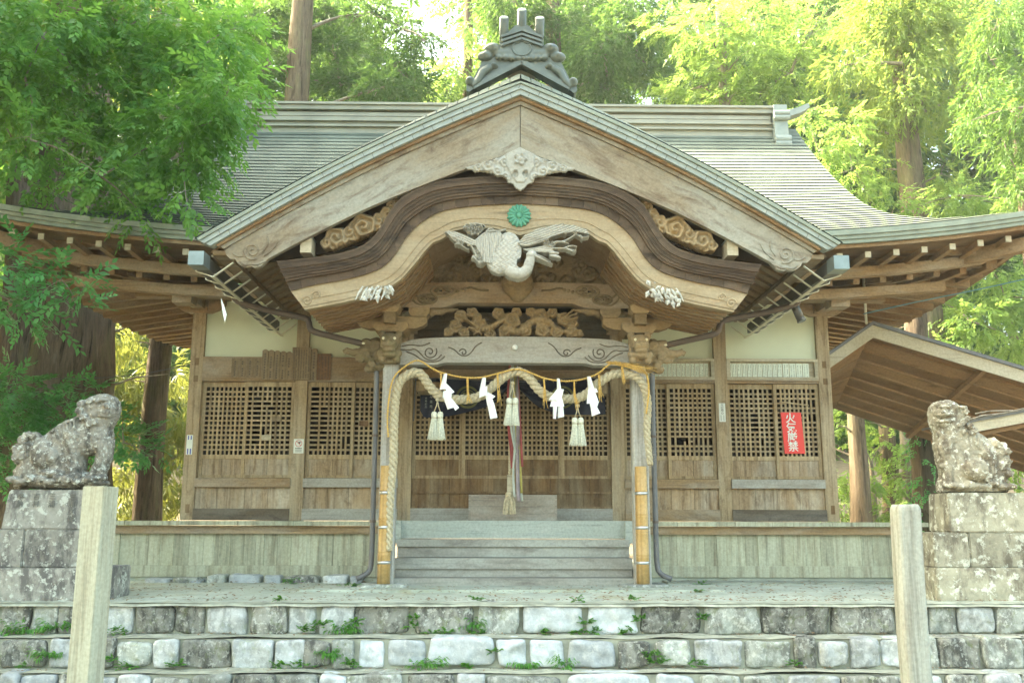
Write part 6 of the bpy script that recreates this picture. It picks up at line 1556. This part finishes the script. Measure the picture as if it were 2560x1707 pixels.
CL = {
'broad': [(-5.8,-2.6,5.8,0.65),(-5.0,-2.0,6.3,0.73),(-3.9,-2.3,5.9,0.56),(-5.5,-1.9,5.4,0.74),(-4.5,-1.9,5.5,0.69),(-3.4,-2.9,5.0,0.39),(-5.6,-3.0,4.3,0.43),(-5.3,-1.5,4.9,0.55),(-4.1,-2.5,4.6,0.55),(-3.7,-2.6,4.7,0.35),(-5.0,-1.2,4.4,0.45),(-4.1,-2.2,4.3,0.36),(-5.2,-1.5,4.1,0.33),(-4.6,-2.1,3.7,0.26),(-3.9,-1.8,4.6,0.24),(-5.9,-2.7,5.2,0.49),(-7.0,-1.9,5.5,0.74),(-7.2,-1.4,6.6,0.77),(-5.8,-2.1,6.5,0.62),(-4.6,-1.7,6.7,0.65),(-3.6,-1.8,6.4,0.32),(-3.8,-2.9,3.6,0.19),(-5.8,-1.6,4.4,0.22),(-6.2,-1.9,4.2,0.26),(-3.6,-2.5,5.0,0.3),(-4.8,-2.9,3.9,0.24)],
'broadlow': [(-5.8,-2.5,3.0,0.3),(-5.2,-2.8,2.7,0.24),(-5.1,-2.6,2.5,0.17),(-5.7,-2.5,2.4,0.35),(-5.3,-2.6,2.1,0.25),(-5.9,-2.5,2.0,0.3),(-6.1,-2.9,2.6,0.58),(-5.0,-2.6,2.7,0.12)],
'shrub': [(-7.4,0.7,1.9,0.52),(-7.1,1.3,1.7,0.47),(-7.5,1.3,1.2,0.54),(-6.2,0.3,1.8,0.28),(-5.6,0.4,1.1,0.32),(-5.3,0.5,1.0,0.19),(-6.3,1.4,1.3,0.41),(-7.9,0.7,1.5,0.71),(-6.8,1.0,1.2,0.4),(-7.3,0.6,0.6,0.32),(-5.8,0.8,1.5,0.23)],
'giant': [(-10.1,5.0,10.1,1.1),(-9.0,4.9,10.5,1.01),(-8.1,5.5,9.8,0.87),(-10.4,5.5,8.6,0.87),(-7.9,6.3,11.3,0.91),(-8.8,5.7,11.4,0.88),(-10.3,6.3,9.9,0.64),(-11.2,6.1,7.5,0.63),(-7.2,6.5,10.4,0.55)],
'leftcedar': [(-8.0,13.3,14.8,1.11),(-7.0,12.3,13.0,0.71),(-7.1,13.7,15.1,0.75),(-5.4,13.9,14.5,0.76),(-4.6,13.8,13.2,0.75),(-3.4,13.1,13.5,0.61),(-3.1,13.4,14.8,0.56),(-4.0,12.4,14.8,0.54),(-6.3,13.7,15.8,0.75),(-2.8,13.1,12.9,0.55),(-8.5,12.6,12.9,0.84),(-3.5,12.1,12.3,0.71),(-5.1,13.7,13.1,0.63),(-5.8,14.0,15.5,0.57),(-7.3,12.2,12.2,0.47),(-6.7,13.6,13.1,0.5),(-2.4,12.8,14.1,0.36)],
'bright': [(-1.5,16.3,15.1,0.82),(-1.9,16.6,14.4,0.62),(-0.8,17.5,16.9,0.71),(-0.7,17.7,15.2,0.65),(-1.3,16.1,16.5,0.41)],
'centre': [(1.8,14.5,15.6,0.9),(2.9,13.1,14.1,0.86),(2.7,14.8,13.8,0.72),(4.0,13.8,15.4,1.13),(4.8,15.2,14.3,0.59),(1.9,15.5,14.4,0.6),(3.3,14.3,13.3,0.51),(2.5,15.5,17.1,0.93),(0.5,13.8,15.2,0.88),(0.2,13.2,15.9,0.98),(4.2,14.5,14.6,0.51)],
'decid': [(5.5,10.6,13.4,0.88),(6.5,10.9,12.7,1.01),(5.5,11.3,12.0,0.68),(7.4,11.7,14.4,0.93),(7.9,10.8,12.2,0.84),(6.1,10.6,11.3,0.44),(5.1,12.2,12.2,0.47),(8.5,11.1,13.4,0.79),(4.9,12.4,14.5,0.71),(9.6,12.3,14.9,0.95),(7.3,11.3,11.9,0.57)],
'rightcedar': [(9.5,9.0,12.6,0.83),(10.6,9.1,12.0,0.83),(10.0,9.4,11.0,0.84),(11.1,9.3,10.5,0.73),(9.2,9.2,9.9,0.57),(11.9,9.3,12.8,0.84),(10.7,9.9,10.0,0.48),(12.0,9.1,11.2,0.62),(11.0,9.0,8.6,0.46),(9.8,9.5,8.9,0.42),(8.5,8.6,11.3,0.61),(10.6,8.7,13.0,0.82)],
'cool': [(10.7,6.0,10.3,0.45),(10.1,5.3,8.9,0.47),(10.5,5.3,7.9,0.52),(10.5,4.5,8.3,0.49),(10.7,5.1,7.0,0.43),(10.7,5.4,10.8,0.52),(9.4,4.5,8.0,0.29),(11.6,5.4,9.7,0.78),(11.4,5.4,7.7,0.69)],
'bushR': [(7.2,7.1,8.4,0.52),(8.2,7.9,9.3,0.49),(7.5,7.7,7.8,0.44),(8.6,8.0,7.8,0.39),(9.1,7.5,7.3,0.39),(10.8,8.1,7.7,0.54),(11.8,8.1,7.5,0.45),(11.7,7.0,7.2,0.38),(7.0,7.1,9.2,0.38),(8.3,8.0,8.3,0.49)],
'underR': [(11.0,9.9,5.5,0.59),(11.1,8.5,4.7,0.61),(12.2,8.9,5.4,0.62),(12.6,9.2,4.4,0.62),(11.8,8.6,6.0,0.51),(10.5,8.7,4.2,0.41),(13.0,8.6,5.1,0.71)],
'lowR': [(7.7,7.7,2.3,0.44),(8.8,8.2,1.8,0.6),(9.2,7.6,1.1,0.53),(8.0,7.8,0.8,0.58),(7.8,8.5,0.2,0.46),(8.4,7.1,0.2,0.47),(11.7,8.1,1.3,0.4),(11.9,8.5,0.7,0.4)],
'lowL': [(-9.4,8.9,4.1,0.57),(-8.8,8.7,3.1,0.56),(-8.5,10.4,3.5,0.49),(-9.0,8.7,2.3,0.51),(-7.7,8.6,2.3,0.51),(-9.2,9.3,1.1,0.58),(-8.8,10.1,0.5,0.6),(-7.5,8.3,0.7,0.5),(-9.4,9.0,3.2,0.41),(-7.7,9.0,1.5,0.46),(-9.9,10.5,0.2,0.5),(-8.7,9.3,2.4,0.47),(-12.3,10.6,0.2,0.55),(-11.2,8.5,0.7,0.4)],
}

CL['rightcedar'] += [(9.9,8.3,11.2,.75),(10.2,8.4,12.4,.85),(9.6,8.3,12.9,.75),(10.5,8.5,10.4,.6),(9.7,8.2,10.2,.5),(10.2,8.3,13.6,.8)]
CL['broadlow'] = [c for c in CL['broadlow'] if c[0] > -7.6 and c[2] > 2.3]
CL['broad'] = [c for c in CL['broad'] if not (c[0] < -6.9 and c[2] < 5.2)]
SB, SC, SL_ = spray_broad(), spray_cedar(), spray_blade()
tree('broadleaf_tree', 'leafy dark green broadleaf tree hanging over the left end of the roof', (-8.6,-2.4,-.9), 9.5, .30, .12, CL['broad'], SB, 450, 'leaf_broad', 'limb_bark', limb=.03, seed=2, droop=.35)
tree('broadleaf_shrub', 'near leafy branch of glossy oval leaves reaching in at the left below the eaves', (-8.0,-2.8,-.9), 2.8, .10, .05, CL['broadlow'], spray_broad(9,.28,.105,.048), 260, 'leaf_shrub', 'limb_bark', limb=.025, seed=3, droop=.05, cat='shrub')
tree('broadleaf_shrub', 'dense bright green shrub behind the left guardian statue', (-6.4,.8,-.9), 1.2, .08, .04, CL['shrub'], spray_broad(9,.25,.10,.046), 360, 'leaf_shrub', 'limb_bark', limb=.03, seed=4, droop=.05, cat='shrub')
# giant cedar left of the hall: fluted trunk split above the eaves
g_ = tree('giant_cedar', 'huge old cedar with fluted flaring trunk behind the left eaves', (-7.95,3.6,-1), 16, .80, .45, CL['giant'], SC, 190, 'leaf_cedar', 'trunk_bark', limb=.12, seed=5, flare=1.75, lean=(-.6,.3), scale=1.2)
mk('side_trunk', trunk_mb((-8.55,3.3,-1), 7.3, .45, .30, (-.3,0), 1.3, 8), 'trunk_bark', g_, True)
tree('cedar_tree', 'tall cedar with bare spreading branches behind the left part of the ridge', (-5.95,12,-.5), 22, .48, .22, CL['leftcedar'], SC, 360, 'leaf_pine', 'trunk_bark', limb=.11, seed=6, scale=1.3, flat=.5, droop=.2, twigs=5)
tree('cedar_tree', 'light green backlit tree just left of the ridge ornament', (-1.3,17,0), 20, .3, .12, CL['bright'], SB, 110, 'leaf_sun', 'trunk_bark', seed=7, scale=1.9)
tree('cedar_tree', 'drooping cedar right behind the ridge ornament', (1.5,14.5,-.3), 21, .42, .18, CL['centre'], SC, 300, 'leaf_pine', 'trunk_bark', limb=.12, seed=8, scale=1.35, droop=.6)
tree('sunlit_tree', 'pale sunlit broadleaf tree behind the right half of the ridge', (6.2,11.5,-.6), 17, .30, .10, CL['decid'], spray_broad(11,.32,.11,.045), 190, 'leaf_sun', 'limb_bark', limb=.09, seed=9, scale=1.35)
tree('cedar_tree', 'sunlit cedar with stout pale trunk right of the roof', (10.3,9.2,-.6), 13, .50, .22, CL['rightcedar'], SC, 190, 'leaf_cedar', 'trunk_bark', limb=.10, seed=10, scale=1.25, droop=.6)
tree('cypress_tree', 'cool green drooping cypress at the right edge', (11.3,6.2,-.7), 10, .14, .07, CL['cool'], SC, 330, 'leaf_cool', 'trunk_dark', limb=.06, seed=11, scale=1.0, droop=.7)
tree('sunlit_shrub', 'mixed sunlit bushes beyond the right roof slope', (9.0,7.8,-.6), 7.5, .12, .06, CL['bushR'], SB, 300, 'leaf_sun', 'limb_bark', limb=.04, seed=12, scale=1.25, cat='shrub')
tree('sunlit_shrub', 'sunny bush under the right corner of the eaves', (10.4,8.8,-.6), 4, .10, .05, CL['underR'], SB, 260, 'leaf_sun', 'limb_bark', limb=.05, seed=13, scale=1.3, cat='shrub', twigs=6)
tree('sunlit_shrub', 'low tangled sunlit bushes between the hall and the right statue', (8.2,7.8,-.7), 2, .08, .04, CL['lowR'], SB, 260, 'leaf_sun', 'limb_bark', limb=.04, seed=14, scale=1.2, cat='shrub', twigs=7)
tree('bamboo_grass', 'yellow sunlit bamboo grass between the two left trunks', (-8.0,9,-.8), 2, .03, .02, CL['lowL'], SL_, 300, 'leaf_bamboo', 'limb_bark', limb=.02, seed=15, scale=1.5, cat='bamboo grass', twigs=7)
for lab, base, h, r0, r1 in (('straight brown cedar trunk left of the hall corner', (-7.2,6,-.9), 9, .25, .2), ('slender dark stem between the giant cedar and the next trunk', (-8.0,5.2,-.9), 6, .09, .06),
                              ('pale thin trunk deep behind the left eaves', (-8.5,9.5,-.8), 9, .16, .12), ('mossy leaning trunk right beside the hall corner', (7.55,7,-.8), 5.5, .20, .15),
                              ('dark ivy covered trunk behind the right statue', (7.75,4.2,-.8), 5, .26, .2), ('pale trunk half hidden in bushes right of the hall', (8.9,8.6,-.8), 6, .2, .14)):
    root = thing('tree_trunk', lab, 'tree trunk', base); d = 'dark' in lab
    mk('trunk', trunk_mb(base, h, r0, r1, (random.Random(h).uniform(-.2,.2),0), 1.35, h), 'trunk_dark' if (d or 'brown' in lab) else 'trunk_bark', root, True)
    if 'ivy' in lab:
        C, Ms = clump_sprays([(base[0]+.02*k, base[1]-.2, -.5+.42*k, .34) for k in range(9)], 420, .3, 1.2, .8); leaves_mesh('ivy', C, Ms, 'leaf_shrub', root, SB)
    else:
        rq_ = random.Random(3); mb = MB()
        for k in range(7):
            z = base[2]+h*(.3+.09*k); a = rq_.uniform(0,6.28); e = Vector((math.cos(a),math.sin(a)*.6,.25))*rq_.uniform(.6,1.4); mb.tube([(base[0],base[1],z), Vector((base[0],base[1],z))+e*.5+Vector((0,0,.08)), Vector((base[0],base[1],z))+e], [.03,.02,.006], 5, False)
        mk('limbs', mb, 'limb_bark', root, True)
# shade trees of the grove to the left, partly behind the viewer's left shoulder
def grove_clumps(rx, z0, z1, n, r):
    o = []
    for _ in range(n):
        a = npr.uniform(0, 6.283); q = rx*npr.random()**.5; z = npr.uniform(z0, z1); o.append((q*math.cos(a), q*math.sin(a), z, r*npr.uniform(.75,1.2)))
    return o
g0 = tree('grove_tree', 'tall dense broadleaf tree of the shady grove beside the forecourt', (0,0,-1), 13, .4, .15, grove_clumps(2.3, 4.5, 16.5, 38, 1.4), spray_broad(9,.5,.22,.11), 80, 'leaf_broad', 'trunk_dark', 'grove trees left of the forecourt', seed=20, limb=.1)
for i, (x, y, rz_) in enumerate(((-11.0,-7.2,0),(-11.6,-3.4,1.3),(-12.2,.6,2.6),(-13.6,4.9,4.1),(-15.5,-5.5,.6),(-16.5,1.5,3.1))):
    o = g0 if i == 0 else copy_tree(g0)
    o.location = (x, y, -1.2); o.rotation_euler = (0,0,rz_)
# the forest behind: one far mass of foliage on the slope
far = []
rq_ = random.Random(17)
for _ in range(620):
    y = rq_.uniform(19, 34); px = rq_.uniform(-200, 2560); py = rq_.uniform(-120, 1120)
    if 775 < px < 1075 and py < 150 and rq_.random() < .93: continue
    if 1490 < px < 1580 and 110 < py < 190: continue
    if 560 < px < 1800 and py > 330: continue
    d = y+13.3; far.append(((px-1165)/2160*d, y, (1192-py)/2160*d*1.03, rq_.uniform(1.1,2.0)))
C, Ms = clump_sprays(far, 44, .4, .8, 2.6); o = leaves_mesh('far_forest', C, Ms, 'leaf_far', None, spray_broad(10,.30,.12,.055)); tag(o, kind='stuff'); tag(o, 'mass of sunlit forest foliage on the slope far behind the shrine', 'forest')
mb = MB()
for k in range(14):
    y = rq_.uniform(24, 33); x = rq_.uniform(-20, 20); mb.join(trunk_mb((x,y,-.5), rq_.uniform(12,20), rq_.uniform(.2,.35), .1, (0,0), 1.2, k, 10, 8))
o = mk('far_trunks', mb, 'trunk_bark', None, True); tag(o, 'many slim trunks of the far forest behind the shrine', 'forest', None, 'stuff')
# weeds and ferns in the joints of the stairs
wl_ = []
rq_ = random.Random(8)
def weed(x, y, z, s_, kind, k):
    root = None; n = 6+int(s_*130); sp_ = spray_broad(8,.06,.034,.026,.1) if kind == 0 else spray_blade(12,.15,.045,.016)
    C = np.array([[x+rq_.uniform(-s_,s_), y-rq_.uniform(0,.03), z+rq_.uniform(0,s_*.5)] for _ in range(n)]); Ms = []
    for _ in range(n):
        a = rq_.uniform(-math.pi,0); ax = np.array([math.cos(a), .6*math.sin(a), rq_.uniform(-.2,.9)]); ax /= np.linalg.norm(ax); sd = np.cross([0,0,1.],ax); sd /= np.linalg.norm(sd); Ms.append(np.stack([ax,sd,np.cross(ax,sd)], axis=1)*rq_.uniform(.5,1.0))
    lab = ('small fern growing in a joint of the stone stairs' if kind else 'small tuft of round leaved weeds in a joint of the stone stairs')
    o = leaves_mesh('fern' if kind else 'weed', C-np.array([[x,y,z]]), np.array(Ms), 'leaf_weed', None, sp_); o.location = (x,y,z); tag(o, lab, 'weed', 'ferns in the stair joints' if kind else 'weed tufts in the stair joints')
def stair_x(row, px): return ROWS[row][3]+ROWS[row][4]*px
for row, px, dz, s_, kd in ((0,45,.02,.10,1),(0,125,.03,.09,1),(0,270,.0,.10,0),(0,700,.02,.10,0),(0,722,.06,.09,0),(0,790,.02,.10,1),(0,806,.10,.05,0),(0,938,.06,.06,0),(0,940,.14,.05,0),(0,1080,.08,.06,1),(0,1090,.0,.07,0),(0,1240,.0,.06,0),(0,1312,.0,.06,0),(0,1332,.10,.06,0),(0,1355,.01,.07,0),(0,1430,.01,.07,0),(0,1455,.13,.05,0),(0,1020,.0,.05,0),(0,980,.0,.05,0),(0,1605,.15,.04,0),
                            (1,60,.0,.06,0),(1,112,.10,.06,1),(1,255,.08,.07,0),(1,290,.0,.07,0),(1,405,.02,.06,0),(1,640,.0,.08,0),(1,690,.0,.09,0),(1,752,.10,.07,1),(1,800,.02,.07,0),(1,968,.0,.09,1),(1,1130,.13,.05,0),(1,1190,.01,.06,1),(1,1290,.02,.07,1),(1,1490,.10,.09,0),(1,1500,.03,.08,0),(1,1585,.03,.08,0),(1,1060,.0,.04,0),(1,1815,.03,.05,0),
                            (2,40,.08,.08,1),(2,125,.1,.05,0),(2,785,.12,.06,0),(2,1590,.1,.05,0),(2,1720,.05,.05,0),(2,1105,.13,.04,0)):
    yf, z0, z1 = ROWS[row][:3]; weed(stair_x(row, px), yf-.01, z0+dz, s_, kd, row)
for x, y, s_ in ((-1.9,-2.2,.09),(-2.7,-1.5,.12),(2.0,-2.75,.06),(2.3,-1.5,.06),(-.4,-3.75,.05),(.6,-3.8,.05),(1.15,-3.7,.05),(-2.3,-3.8,.04)): weed(x, y, -.76, s_, 0, 0)

# ------------------------------------------------------------------ thin volume added only to lift the dark tones
mb = MB(); mb.box(-70, 70, -33, 84, -3.2, 32)
hz = bpy.data.materials.new('added_haze'); hz.use_nodes = True; nt = hz.node_tree; nt.nodes.remove(nt.nodes['Principled BSDF'])
pv = nt.nodes.new('ShaderNodeVolumePrincipled'); pv.inputs['Color'].default_value = (.90, .97, .90, 1); pv.inputs['Density'].default_value = .0009; pv.inputs['Anisotropy'].default_value = .0
nt.links.new(pv.outputs[0], nt.nodes['Material Output'].inputs['Volume'])
o = mk('added_haze', mb, hz); tag(o, kind='stuff'); tag(o, 'thin pale volume added to lift the dark tones', 'added_haze')
